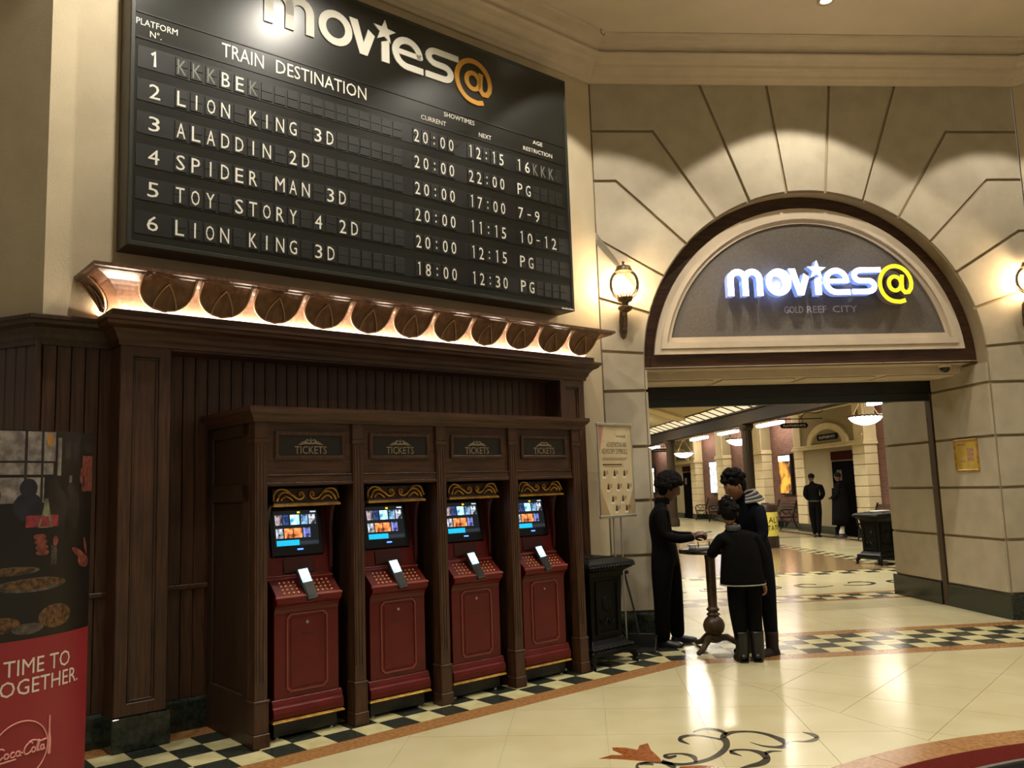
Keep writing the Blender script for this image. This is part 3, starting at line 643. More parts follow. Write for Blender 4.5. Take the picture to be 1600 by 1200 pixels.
for k in range(4):
    x0 = k * PIT + .09; x1 = (k + 1) * PIT
    fa = part('fascia', MB().box(x0, x1, .02, .05, 1.72, 2.19), M_woodh, cb)
    part('rail', MB().box(x0, x1, .0, .03, 1.725, 1.745).box(x0, x1, .008, .03, 1.745, 1.79).box(x0, x1, .002, .03, 1.79, 1.80), M_woodh, fa, bevel=.003)
    cx = (x0 + x1) / 2
    part('sign_frame', frame_panel(MB(), cx - .275, cx + .275, 1.905, 2.105, .028, -.002, .022), M_wood, fa, bevel=.008)
    part('sign_plate', MB().box(cx - .25, cx + .25, .012, .021, 1.93, 2.08), M_plate, fa)
    tx = text(MB(), 'TICKETS', cx - .125, cx + .125, 1.945, 2.0, .010)
    orn = tx
    for s in (-1, 1):
        orn.stroke([(cx + s * .004, 2.018), (cx + s * .04, 2.022), (cx + s * .075, 2.014), (cx + s * .10, 2.012)], [.010, .012, .008, .002], .0095, .0112)
        orn.stroke([(cx + s * .006, 2.04), (cx + s * .03, 2.046), (cx + s * .045, 2.034), (cx + s * .03, 2.028)], [.004, .008, .008, .003], .0095, .0112)
        orn.stroke([(cx + s * .02, 2.03), (cx + s * .06, 2.03), (cx + s * .085, 2.02)], [.004, .007, .002], .0095, .0112)
    orn.stroke([(cx, 2.015), (cx, 2.06)], [.014, .002], .0095, .0112)
    part('lettering', orn, M_tick, fa)
# ------------------------------------------------------------------ "movies@" lettering used twice
def ell(cx, cz, rx, rz, a0, a1, n): return [(cx + rx * cos(a0 + (a1 - a0) * i / n), cz + rz * sin(a0 + (a1 - a0) * i / n)) for i in range(n + 1)]
def logo_letters(y0, y1):
    L = []
    d = radians
    m = MB().stroke([(.12, 0), (.12, .56)] + ell(.39, .60, .27, .28, pi * .96, 0, 10) + [(.66, .5), (.66, 0)], .225, y0, y1)
    m.stroke([(.66, .40), (.66, .56)] + ell(.93, .60, .27, .28, pi * .96, 0, 10) + [(1.20, .5), (1.20, 0)], .225, y0, y1)
    L.append(('letter_m', m, 0))
    n = 28
    L.append(('letter_o', MB().ring(ell(1.91, .49, .48, .50, 0, 2 * pi, n)[:-1], ell(1.91, .49, .27, .29, 0, 2 * pi, n)[:-1], y0, y1), 0))
    L.append(('letter_v', MB().prism([(2.30, .98), (2.55, .98), (2.72, .35), (2.86, .80), (3.06, .66), (2.83, 0), (2.60, 0)], y0, y1), 0))
    st = []
    for i in range(10):
        a = pi / 2 + i * pi / 5 - .06; r = .36 if i % 2 == 0 else .15; st.append((3.36 + r * cos(a), .92 + r * sin(a)))
    L.append(('star', MB().prism(st, y0, y1), 0))
    L.append(('letter_i', MB().prism([(3.26, 0), (3.50, 0), (3.50, .70), (3.26, .58)], y0, y1), 0))
    e = MB().stroke([(3.72, .50), (4.52, .50)], .16, y0, y1)
    e.stroke([(4.48, .44)] + ell(4.08, .49, .39, .40, .05, pi * 1.5, 18) + [(4.58, .09)], .20, y0, y1)
    L.append(('letter_e', e, 0))
    s = MB().stroke([(5.80, .90), (5.05, .90)] + ell(5.02, .70, .25, .20, pi / 2, pi * 1.5, 8) + [(5.25, .50)] + ell(5.28, .30, .24, .20, pi / 2, -pi / 2, 8) + [(4.66, .10)], .195, y0, y1)
    L.append(('letter_s', s, 0))
    at = MB().stroke(list(reversed(ell(6.33, .38, .60, .64, -.55, 0, 3)))[-1:] + ell(6.33, .38, .60, .64, -pi * .34 - 2 * pi + 2 * pi, -pi * .34 - 1.6 * pi, 26) if 0 else
                     [(6.66, -.24), (6.45, -.30)] + ell(6.33, .37, .60, .66, -pi * .55, -2 * pi + .0, 24) + [(6.90, .20), (6.80, .06), (6.66, .05), (6.57, .16), (6.56, .34), (6.60, .70)], .15, y0, y1)
    at.ring(ell(6.30, .38, .30, .33, 0, 2 * pi, 20)[:-1], ell(6.31, .38, .16, .19, 0, 2 * pi, 20)[:-1], y0, y1)
    L.append(('at_sign', at, 1))
    return L

# ------------------------------------------------------------------ showtimes board
bd = thing('showtimes_board', 'large black split-flap cinema board titled TRAIN DESTINATION', 'board', FW)
M_face = mat('charcoal board face', '#141511', .3, col2='#181914', scale=3)
M_band = mat('black row band', '#0c0d0a', .42)
M_flap = mat('black flap', '#0f100c', .45)
M_flap2 = mat('dark grey flap', '#191a15', .45)
M_side = mat('brown board edge', '#3a3222', .5)
M_dim = mat('worn grey lettering', '#6f6f66', .5)
M_atb = mat('gold lettering', '#c08a2c', .4)
U0, U1, Z0, Z1 = -.49, 3.97, 3.468, 6.015
part('board_case', MB().box(U0, U1, 0.006, .25, Z0, Z1), M_side, bd, bevel=.004)
part('board_face', MB().box(U0 + .004, U1 - .004, 0, .01, Z0 + .004, Z1 - .004), M_face, bd)
part('frame', frame_panel(MB(), U0, U1, Z0, Z1, .032, -.006, .004), mat('grey green frame', '#23241e', .4), bd, bevel=.003)
ROWZ = [4.903, 4.652, 4.401, 4.150, 3.899, 3.646]
for z in ROWZ:
    part('row_band', MB().box(U0 + .05, U1 - .05, -.004, .001, z - .085, z + .085), M_band, bd)
part('header_rule', MB().box(U0 + .035, U1 - .035, -.005, .001, 5.245, 5.255), M_band, bd)
part('header_rule', MB().box(U0 + .035, U1 - .035, -.005, .001, 5.045, 5.055), M_band, bd)
flapm = MB().box(-.046, .046, -.010, -.003, -.072, -.0015).box(-.046, .046, -.010, -.003, .0015, .072).mesh('flap', M_flap, .002)
flapb = MB().box(-.046, .046, -.010, -.003, -.072, -.0015).box(-.046, .046, -.010, -.003, .0015, .072).mesh('blank_flap', M_flap2, .002)
_CH = {}
def char_mesh(c, m):
    key = (c, m.name)
    if key not in _CH:
        w = {'I': .008, '1': .022, ':': .010, '-': .020, 'M': .040, 'N': .035}.get(c, .032); h = .058
        mb = MB()
        if c == '1': mb.stroke([(-.014, .046), (.006, .058), (.006, -.058)], .012, -.012, -.010)
        elif c == 'I': mb.stroke([(0, .058), (0, -.058)], .012, -.012, -.010)
        elif c == ':': mb.box(-.007, .007, -.012, -.010, -.04, -.022).box(-.007, .007, -.012, -.010, .018, .036)
        elif c == '-': mb.box(-.022, .022, -.012, -.010, -.006, .006)
        else: text(mb, c, -w, w, -h, h, -.0115)
        _CH[key] = mb.mesh('character', m)
    return _CH[key]
def flap_row(u, z, s, n, pitch, dim=''):
    for k in range(n):
        c = s[k] if k < len(s) else ' '
        f = part('flap', flapm if (c != ' ' or k < len(s)) else flapb, None, bd, Matrix.Translation((u + k * pitch, 0, z)) @ Matrix.Diagonal((pitch / .1133 if pitch < .1 else 1, 1, 1, 1)))
        if c != ' ': part('character', char_mesh(c, M_dim if c in dim else M_white), None, f)
ROWS = [('KKKBEK', '20:00', '12:15', '16KKK'), ('LION KING 3D', '20:00', '22:00', 'PG'), ('ALADDIN 2D', '20:00', '17:00', '7-9'),
        ('SPIDER MAN 3D', '20:00', '11:15', '10-12'), ('TOY STORY 4 2D', '20:00', '12:15', 'PG'), ('LION KING 3D', '18:00', '12:30', 'PG')]
for i, (z, (d, c, n, a)) in enumerate(zip(ROWZ, ROWS)):
    flap_row(-.122, z, d, 18, .1133, 'K' if i == 0 else '')
    flap_row(2.010, z, c, 5, .0985); flap_row(2.637, z, n, 5, .0970); flap_row(3.258, z, a, 6, .1110, 'K' if i == 0 else '')
    nb = MB()
    if i == 0: nb.stroke([(-.342, z + .032), (-.318, z + .057), (-.318, z - .055)], .020, -.007, -.004)
    else: text(nb, str(i + 1), -.355, -.275, z - .055, z + .057, -.006)
    part('platform_number', nb, M_white, bd)
def heading(st, x0, x1, z0, z1):
    n = len([c for c in st]); vs, fs = text_verts(st)
    part('heading', text(MB(), st, x0, x1, z0, z1, -.003), M_white, bd)
for h in (('PLATFORM', -.455, -.155, 5.150, 5.200), ('N°.', -.356, -.272, 5.075, 5.125), ('TRAIN', .188, .535, 5.098, 5.212), ('DESTINATION', .640, 1.490, 5.098, 5.212), ('SHOWTIMES', 2.335, 2.702, 5.180, 5.225),
          ('CURRENT', 2.072, 2.357, 5.082, 5.127), ('NEXT', 2.753, 2.910, 5.082, 5.125), ('AGE', 3.466, 3.600, 5.182, 5.225), ('RESTRICTION', 3.331, 3.734, 5.088, 5.130)): heading(*h)
mk = MB()
for k in range(9): mk.box(3.785 + k * .019, 3.797 + k * .019, -.009, -.005, 3.475, 3.489 if k % 3 else 3.494)
part('maker_mark', mk, M_white, bd)
for nm, mb, k in logo_letters(-.012 / .343, 0):
    part(nm, mb, M_atb if k else M_white, bd, Matrix.Translation((.532, 0, 5.515)) @ Matrix.Diagonal((.343, .343, .318, 1)))

# ------------------------------------------------------------------ lit sign in the lunette
sg = thing('illuminated_sign', 'glowing movies@ channel letters on the grey panel in the arch', 'sign', FA @ T(-.55, .47, 3.745))
M_glow = emat('white lit letter face', '#dfe6ff', 5.0)
M_yel = emat('yellow lit letter face', '#f2dc1a', 1.7)
M_can = mat('pale blue letter side', '#a9b8d8', .4, emit='#5f7fc8', es=.9)
M_cany = mat('dull mauve letter side', '#8d7f8a', .5)
for nm, mb, k in logo_letters(-.13 / .318, -.03 / .318):
    o = part(nm, mb, M_cany if k else M_can, sg, Matrix.Diagonal((.318, .318, .32, 1)))
    fc = [q for q in logo_letters(-.134 / .318, -.13 / .318) if q[0] == nm][0][1]
    part('lit_face', fc, M_yel if k else M_glow, o)
for w_, xa, xb in (('GOLD', .70, .93), ('REEF', .975, 1.21), ('CITY', 1.285, 1.585)): part('place_name', text(MB(), w_, xa, xb, -.185, -.105, -.012), mat('silver lettering', '#b3adb8', .35), sg)
M_bl = emat('blue back light', '#5f78ff', 5.0)
for k in range(4): point('sign_halo', T(.2 + k * .45, -.045, .16), 5, (.35, .45, 1.0), .03, sg)
# ------------------------------------------------------------------ four ticket kiosks (local y=0 is the body front, x centred)
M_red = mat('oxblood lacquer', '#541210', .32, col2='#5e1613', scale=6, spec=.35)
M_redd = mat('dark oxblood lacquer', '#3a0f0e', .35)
M_redl = mat('oxblood worn edge', '#7a3428', .35)
M_bez = mat('black plastic', '#08090a', .25)
M_btn = mat('brass button', '#c9955a', .35, metal=.5)
M_hand = mat('dark grey plastic', '#2a2a28', .4)
M_scr = emat('kiosk screen background', '#10161c', 1.0)
SCOL = {'a': emat_noise('film tile grey pink', '#3a2c3a', '#c8b4b8', 1.5, 22), 'b': emat_noise('film tile navy', '#101c38', '#3a5a98', 1.3, 20), 'c': emat_noise('film tile sky', '#2a7fa8', '#c9f2ff', 2.0, 16),
        'd': emat_noise('film tile steel', '#1c3048', '#86b4d8', 1.5, 24), 'e': emat_noise('film tile orange', '#5a1e0c', '#ff9a58', 1.8, 18), 'f': emat_noise('film tile violet', '#22264a', '#8f98e8', 1.5, 22),
        'g': emat_noise('film tile pale', '#20242c', '#d8dce8', 1.5, 26)}
M_cyan = emat('cyan button', '#12a8d8', 1.6); M_gbar = emat('grey bar', '#2c3640', .9); M_ydot = emat('yellow dot', '#f0c020', 1.8); M_wtx = emat('white caption', '#c8d4e0', 1.2)
M_bled = emat('blue indicator', '#3a62ff', 6); M_hscr = emat_noise('terminal display', '#8fd0f0', '#e8fbff', 2.2, 30)
M_hdr = mat('brown header board', '#3a1c0c', .4)
def kiosk(label, cx):
    t = thing('ticket_kiosk', label, 'ticket machine', FW @ T(cx, -.55, 0), 'red ticket kiosks in the cabinet')
    part('kick_base', MB().box(-.24, .24, .02, .46, 0.02, .12), M_black, t)
    for sx in (-1, 1):
        for sy in (.05, .42): part('foot', MB().lathe([(.022, 0), (.022, .012), (.012, .016), (.012, .03)], sx * .21, sy, 12), M_chrome, t)
    part('gold_trim', MB().box(-.275, .275, -.038, .48, .118, .128).box(-.27, .27, -.032, .48, .128, .136), M_gold, t, bevel=.003)
    bprof = [(-.02, .136), (-.034, .15), (-.036, .185), (-.028, .215), (-.018, .222), (-.016, .24), (-.006, .262), (0, .27), (.48, .27), (.48, .136)]
    part('base_moulding', MB().prism(bprof, -.268, .268, axis='x'), M_red, t, bevel=.003)
    prof = [(0, .27), (0, .84), (-.006, .865), (-.022, .89), (-.042, .905), (-.052, .92), (-.052, .945), (-.045, .955), (.10, 1.07), (.12, 1.085), (.145, 1.26), (.48, 1.26), (.48, .27)]
    part('body', MB().prism(prof, -.248, .248, axis='x'), M_red, t, bevel=.003)
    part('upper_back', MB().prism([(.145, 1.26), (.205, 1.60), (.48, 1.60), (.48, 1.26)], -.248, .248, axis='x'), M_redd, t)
    # side cheeks with curved front edge
    ck = [(.13, 1.07), (.105, 1.12), (.10, 1.25), (.105, 1.40), (.085, 1.52), (.05, 1.585), (.48, 1.585), (.48, 1.07)]
    for s in (-1, 1):
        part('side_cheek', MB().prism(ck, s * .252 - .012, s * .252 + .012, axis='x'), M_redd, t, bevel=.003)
    # front door
    dr = part('door', MB().box(-.125, .125, -.006, .002, .335, .80), M_red, t, bevel=.003)
    def octo(w, z0, z1, c): return [(-w + c, z0), (w - c, z0), (w, z0 + c), (w, z1 - c), (w - c, z1), (-w + c, z1), (-w, z1 - c), (-w, z0 + c)]
    part('door_moulding', MB().ring(octo(.158, .305, .835, .03), octo(.146, .317, .823, .026), -.009, .003), M_redl, dr)
    part('lock', MB().lathe([(.012, 0), (.012, .004), (.006, .006), (.0001, .006)], n=12, M=Matrix.Translation((0, -.006, .765)) @ Matrix.Rotation(pi / 2, 4, 'X')), M_chrome, dr)
    part('slot', MB().box(-.04, .04, -.0085, -.004, .683, .689), M_black, dr)
    # console with keys
    cm = Matrix.Translation((0, -.045, .956)) @ Matrix.Rotation(math.atan2(.115, .145), 4, 'X')
    cs = part('console_edge', MB().box(-.256, .256, -.012, .008, -.014, .004, M=cm).box(-.256, .256, .172, .19, -.01, .006, M=cm), M_redl, t, bevel=.003)
    bm = MB().lathe([(.0085, 0), (.0085, .005), (.005, .007), (.0001, .0072)], n=8).mesh('key_button', M_btn)
    for s in (-1, 1):
        for i in range(4):
            for j in range(4):
                part('key_button', bm, None, t, cm @ Matrix.Translation((s * (.075 + i * .036), .03 + j * .035, .001)))
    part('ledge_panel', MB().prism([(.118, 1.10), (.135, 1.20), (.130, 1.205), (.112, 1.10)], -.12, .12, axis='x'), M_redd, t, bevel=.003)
    # card terminal in its cradle
    hm = cm @ Matrix.Translation((.0, .085, .004)) @ Matrix.Rotation(radians(8), 4, 'Z') @ Matrix.Rotation(radians(22), 4, 'X') @ Matrix.Scale(1.18, 4)
    h = part('card_terminal', MB().prism([(-.034, -.10), (.034, -.10), (.038, -.04), (.040, .09), (.034, .105), (-.034, .105), (-.040, .09), (-.038, -.04)], .004, .034, axis='z'), M_hand, t, hm, bevel=.004)
    part('terminal_screen', MB().box(-.032, .032, .01, .095, .034, .0355), M_hscr, h)
    part('terminal_keypad', MB().box(-.030, .030, -.085, .0, .034, .0365), M_black, h, bevel=.001)
    part('cradle', MB().box(-.02, .02, -.05, .05, -.02, .006), M_black, h)
    # monitor
    mm = Matrix.Translation((0, .125, 1.215)) @ Matrix.Rotation(radians(-10), 4, 'X')
    mo = part('monitor', MB().box(-.212, .212, 0, .05, 0, .365), M_bez, t, mm, bevel=.012)
    X0, X1, Y0, Y1 = -.172, .172, .075, .332
    sc = part('screen', MB().box(X0, X1, -.002, .001, Y0, Y1), M_scr, mo)
    part('indicator', MB().box(-.005, .04, -.003, .001, .045, .055), M_bled, mo)
    def til(nm, x0, x1, y0, y1, m):
        part(nm, MB().box(X0 + x0 * .344, X0 + x1 * .344, -.0035, -.001, Y0 + y0 * .257, Y0 + y1 * .257), m, sc)
    for (a, b, k) in ((.03, .18, 'a'), (.20, .33, 'b'), (.37, .58, 'c'), (.62, .77, 'd'), (.80, .95, 'g')): til('film_tile', a, b, .60, .88, SCOL[k])
    for (a, b, k) in ((.03, .19, 'g'), (.22, .41, 'e'), (.43, .62, 'e'), (.65, .81, 'f')): til('film_tile', a, b, .23, .50, SCOL[k])
    til('pay_button', .03, .54, .02, .17, M_cyan); til('status_bar', .55, .98, .03, .13, M_gbar); til('logo_dot', .54, .60, .92, .97, M_ydot); til('caption', .84, .97, .93, .97, M_wtx)
    # carved header
    hd = part('header', MB().prism([(-.02, 1.585), (-.012, 1.60), (.0, 1.605), (.015, 1.70), (.03, 1.705), (.3, 1.705), (.3, 1.585)], -.255, .255, axis='x'), M_hdr, t)
    part('header_lip', MB().box(-.262, .262, -.03, .1, 1.575, 1.592), M_gold, hd, bevel=.004)
    sw = MB()
    for s in (-1, 1):
        yy = -.012
        def q(pts): return [(s * x, yy + (.012 if z > 1.65 else 0), z) for x, z in pts]
        sw.tube(q(bez((.23, 1.615), (.20, 1.71), (.13, 1.68), (.09, 1.635), 10) + bez((.085, 1.632), (.05, 1.61), (.01, 1.64), (.03, 1.67), 8) + bez((.032, 1.672), (.05, 1.685), (.07, 1.66), (.048, 1.65), 6)), [.004] + [.009] * 22 + [.006] * 4 if 0 else .008, 6)
        sw.tube(q(bez((.255, 1.625), (.25, 1.72), (.17, 1.71), (.13, 1.675), 10)), .007, 6)
        sw.tube(q(bez((.20, 1.62), (.17, 1.66), (.15, 1.65), (.11, 1.615), 8)), .006, 6)
    part('gold_scroll', sw, M_gold, hd)
    return t
KL = ['red ticket kiosk in the bay nearest the cola banner', 'red ticket kiosk in the second bay from the cola banner', 'red ticket kiosk in the third bay from the cola banner', 'red ticket kiosk in the bay beside the black bin']
k0 = kiosk(KL[0], .617)
for i in range(1, 4):
    k = copy_tree(k0); k.matrix_world = FW @ T(.617 + .757 * i, -.55, 0); k['label'] = KL[i]
# ------------------------------------------------------------------ sconces on the arch wall
M_bronze = mat('bronze', '#4a3a28', .4, metal=.6, col2='#6a5438', scale=30)
def thin_glass(name, tint, gloss):
    m = mat(name, tint, .05); nt = m.node_tree; out = nt.nodes['Material Output']
    tr = nt.nodes.new('ShaderNodeBsdfTransparent'); tr.inputs[0].default_value = lin(tint); gl = nt.nodes.new('ShaderNodeBsdfGlossy'); gl.inputs['Roughness'].default_value = .08
    fr = nt.nodes.new('ShaderNodeFresnel'); fr.inputs[0].default_value = gloss; mx = nt.nodes.new('ShaderNodeMixShader')
    nt.links.new(fr.outputs[0], mx.inputs[0]); nt.links.new(tr.outputs[0], mx.inputs[1]); nt.links.new(gl.outputs[0], mx.inputs[2]); nt.links.new(mx.outputs[0], out.inputs[0])
    return m
M_globe = thin_glass('clear ribbed glass', '#f6ecdc', 1.22)
M_bulb = emat('frosted bulb', '#ffe6c0', 330)
def sconce(x, label, F=FA, watts=75):
    t = thing('wall_sconce', label, 'wall lamp', F @ T(x, AY, 3.29), 'globe wall lamps beside the arch')
    part('back_plate', MB().prism([(-.03, 0), (0, -.03), (.03, 0), (.045, .06), (.04, .2), (.03, .3), (0, .34), (-.03, .3), (-.04, .2), (-.045, .06)], -.02, 0), M_bronze, t, bevel=.005)
    part('arm', MB().tube([(0, -.01, .10), (0, -.07, .07), (0, -.14, .10), (0, -.17, .17), (0, -.17, .26)], [.02, .022, .02, .018, .02], 8).tube([(0, -.02, .24), (0, -.07, .30), (0, -.12, .26), (0, -.1, .22), (0, -.07, .25)], .011, 6).tube([(0, -.02, .30), (0, -.06, .36), (0, -.11, .36), (0, -.15, .30)], .012, 6), M_bronze, t)
    part('gallery', MB().lathe([(.02, .24), (.06, .26), (.085, .29), (.075, .31), (.04, .32), (.035, .35), (.075, .37), (.09, .40), (.085, .41)], 0, -.17, 20), M_bronze, t)
    n = 28; prof = [(.085, .41), (.125, .44), (.158, .50), (.165, .56), (.158, .62), (.135, .67), (.10, .705), (.085, .71)]
    part('glass_globe', MB().lathe(prof, 0, -.17, n), M_globe, t)
    fl_ = MB()
    for k in range(20):
        a = 2 * pi * k / 20; fl_.tube([((.088 + .004) * cos(a), -.17 + .092 * sin(a), .41), (.128 * cos(a), -.17 + .128 * sin(a), .44), (.160 * cos(a), -.17 + .160 * sin(a), .495)], [.006, .005, .001], 5)
    part('glass_flutes', fl_, M_bronze, t)
    part('bulb', MB().sphere((0, -.17, .545), .055, sc=(1, 1, 1.25)), M_bulb, t)
    part('cap', MB().lathe([(.095, .705), (.095, .725), (.085, .735), (.08, .76), (.03, .775), (.012, .79)], 0, -.17, 20).sphere((0, -.17, .81), .018, 10, 6), M_bronze, t)
    return t
sconce(-1.80, 'lit globe wall lamp between the showtimes board and the arch')
sconce(2.99, 'globe wall lamp cut off at the right edge of the picture', watts=60)

# ------------------------------------------------------------------ cola banner: a drum with a printed sheet
BC = (-3.084, 4.768); BR = .70; BH = 2.035; BE = radians(2.6)
bn = thing('curved_banner', 'curved banner stand with a dark dinner photo over a red cola panel', 'banner', Matrix.Translation((BC[0], BC[1], 0)))
M_bred = mat('cola red print', '#86202a', .4, col2='#761820', scale=2)
M_bdk = mat('print black', '#120d0b', .35)
M_bback = mat('grey backing', '#55504a', .6)
def bmap(x, z, off=0):                        # x: metres along the surface, 0 at the right-hand edge
    a = BE + x / BR; r = BR + off; return Vector((r * cos(a), r * sin(a), z))
def bpatch(mb, x0, x1, z0, z1, off, mi=0, n=None):
    n = n or max(2, int(abs(x1 - x0) / .03) + 1)
    return mb.grid(lambda i, j: bmap(x0 + (x1 - x0) * i, z0 * (1 - j) + z1 * j, off), n, 1, mi)
def bblob(mb, cx, cz, rx, rz, off, mi=0, n=16, tilt=0):
    def P(i, j):
        a = 2 * pi * i; q = max(j, .001); dx, dz = rx * q * cos(a), rz * q * sin(a)
        return bmap(cx + dx * cos(tilt) - dz * sin(tilt), cz + dx * sin(tilt) + dz * cos(tilt), off)
    return mb.grid(P, n, max(2, int(rx / .03) + 1), mi, smooth=False)
BL = -1.55
core = MB(); core.grid(lambda i, j: bmap(BL * (1 - i), .02 + (BH - .02) * j, 0), 48, 1); core.grid(lambda i, j: bmap(BL * (1 - i), .02 + (BH - .02) * j, -.02), 48, 1)
for z in (.02, BH): core.grid(lambda i, j: bmap(BL * (1 - i), z, -.02 * j), 48, 1, smooth=False)
for x in (BL, 0): core.grid(lambda i, j: bmap(x, .02 + (BH - .02) * j, -.02 * i), 1, 1, smooth=False)
part('banner_board', core, M_bback, bn)
part('foot_rail', MB().tube([tuple(bmap(BL * (1 - k / 20), .02, -.01)) for k in range(21)], .02, 8), M_black, bn)
ZM = .978
part('red_panel', bpatch(MB(), BL, 0, .035, ZM, .0015, n=48), M_bred, bn)
ph = part('photo_panel', bpatch(MB(), BL, 0, ZM, BH, .0015, n=48), M_bdk, bn)
PM = [mat('print ' + n, c, .4, col2=c2, scale=s) for n, c, c2, s in (('window grey', '#8d8580', '#5d5654', 22), ('amber', '#a87838', '#8a5c28', 8), ('skin', '#84443a', '#4c241c', 30), ('label red', '#8f3038', '#6a2228', 30), ('bottle green', '#7c7f66', '#4a4d3e', 20), ('food brown', '#24160c', '#6a4a2a', 40), ('dish grey', '#5d544a', '#2a2420', 22), ('denim', '#1c1e2c', '#101118', 14), ('charcoal', '#2b2624', '#15110f', 9))]
pr = MB(); o_ = .0022
# the banner photo is blurred: a bright window with dark bars, diners, a bottle, hands and plates
bpatch(pr, -.95, -.30, 1.875, 2.028, o_, 0); bpatch(pr, -.95, -.31, 1.805, 1.865, o_, 0); bpatch(pr, -.95, -.36, 1.66, 1.79, o_, 0)
for x in (-.70, -.46, -.375): bpatch(pr, x - .006, x + .008, 1.66, 2.028, o_ + .0004, 8)
bpatch(pr, -.285, -.262, 1.80, 2.0, o_, 0); bblob(pr, -.333, 1.988, .020, .034, o_ + .0008, 1)
bpatch(pr, -.24, -.20, 1.89, 1.98, o_, 8); bpatch(pr, -.18, -.14, 1.89, 1.98, o_, 8)
for x, z, a, b, m in ((-.44, 1.735, .045, .05, 7), (-.44, 1.64, .075, .075, 7), (-.30, 1.74, .04, .045, 8), (-.28, 1.63, .07, .10, 8), (-.19, 1.73, .03, .035, 8), (-.17, 1.62, .05, .11, 8), (-.62, 1.70, .05, .06, 8)):
    bblob(pr, x, z, a, b, o_ + .0006, m)
bpatch(pr, -.205, -.185, 1.72, 1.80, o_, 0)
bpatch(pr, -.105, -.002, 1.715, 1.91, o_ + .0008, 2); bblob(pr, -.105, 1.80, .02, .045, o_ + .001, 2); bblob(pr, -.09, 1.77, .012, .035, o_ + .0012, 8); bblob(pr, -.05, 1.95, .045, .03, o_ + .0012, 8)
bpatch(pr, -.45, -.272, 1.535, 1.595, o_ + .001, 3)
pr.add([bmap(x, z, o_ + .0014) for x, z in ((-.39, 1.53), (-.305, 1.53), (-.325, 1.62), (-.335, 1.68), (-.355, 1.68), (-.362, 1.62))], [(0, 1, 2, 3, 4, 5)], 4)
for k in range(4): bblob(pr, -.375 + .006 * k, 1.485 - .027 * k, .036, .015, o_ + .0012, 2)
bblob(pr, -.285, 1.46, .016, .026, o_ + .0012, 2); bpatch(pr, -.31, -.275, 1.335, 1.44, o_ + .0008, 6)
for x, z, a, b, tl in ((-.12, 1.385, .06, .018, -.45), (-.075, 1.34, .05, .035, -.3), (-.06, 1.42, .012, .05, .35)): bblob(pr, x, z, a, b, o_ + .0012, 2, tilt=tl)
bblob(pr, -.40, 1.245, .19, .036, o_ + .0006, 6); bblob(pr, -.39, 1.25, .165, .028, o_ + .0010, 5); bblob(pr, -.50, 1.32, .13, .022, o_ + .0006, 6); bblob(pr, -.49, 1.322, .10, .016, o_ + .001, 5)
bblob(pr, -.27, 1.075, .10, .06, o_ + .0006, 5); bblob(pr, -.42, 1.03, .08, .028, o_ + .0008, 6); bblob(pr, -.56, 1.06, .10, .04, o_ + .0006, 5)
part('printed_picture', pr, PM, ph)
M_pale = mat('pale print', '#cfc4ba', .5)
part('slogan', text(MB(), 'TIME TO', -.530, -.166, .806, .885, fn=lambda x, z: bmap(x, z, .003)), M_pale, bn)
part('slogan', text(MB(), 'TOGETHER.', -.605, -.098, .711, .787, fn=lambda x, z: bmap(x, z, .003)), M_pale, bn)
em = MB()
cxl, czl, rl = -.435, .445, .138
em.tube([bmap(cxl + rl * cos(2 * pi * k / 40), czl + rl * sin(2 * pi * k / 40), .004) for k in range(41)], .0035, 5, caps=False)
def script(pts, w=.009):
    P = []
    n = len(pts)
    for i in range(n - 1):
        p0, p1, p2, p3 = pts[max(i - 1, 0)], pts[i], pts[i + 1], pts[min(i + 2, n - 1)]
        for k in range(5):
            t = k / 5
            P.append(tuple(.5 * (2 * b + (-a + c) * t + (2 * a - 5 * b + 4 * c - d) * t * t + (-a + 3 * b - 3 * c + d) * t ** 3) for a, b, c, d in zip(p0, p1, p2, p3)))
    P.append(pts[-1])
    em.tube([bmap(cxl + x, czl + z, .004) for x, z in P], w / 2, 5)
sc_ = .0085
def S(l, ox): script([(ox + x * sc_, -.025 + z * sc_) for x, z in l])
OX = -.125
for ox in (OX, OX + 16 * sc_):                # the two capital Cs with their swashes
    S([(5.5, 5.2), (4, 6.2), (1.8, 5), (.5, 2.4), (1.2, .2), (3.2, .2), (5, 1.6)], ox)
S([(3, 6.4), (6, 7.0), (10, 5.5), (14, 5.8)], OX + 16 * sc_); S([(-.5, -.4), (3, -1.6), (8, -1.4), (12, -1.2)], OX)
def oo(x): S([(x + 1, 3), (x, 2.2), (x, .8), (x + 1, .1), (x + 2, .9), (x + 1.9, 2.3), (x + 1, 3)], OX)
oo(5.8); S([(11, 2.6), (10, 3), (9, 1.8), (9.4, .3), (10.6, .2), (11.4, .9)], OX)
oo(12); S([(14, 3), (13.9, .8), (14.8, .1)], OX); S([(14.6, 1.6), (15.6, 1.6)], OX)
oo(21); S([(24, .2), (24.2, 3), (25.2, 6.2), (25.6, 5), (24.6, 2), (24.8, .2), (25.8, .5)], OX); oo(26.4); S([(28.4, 3), (28.3, .6), (29.3, .2)], OX)
M_pr = mat('pale red print', '#d08d84', .5)
part('round_emblem', em, M_pr, bn)
part('fork_print', MB().tube([bmap(-.288, .39 + .027 * k, .004) for k in range(8)], [.008, .009, .010, .008, .005, .004, .005, .004], 6), M_pr, bn)

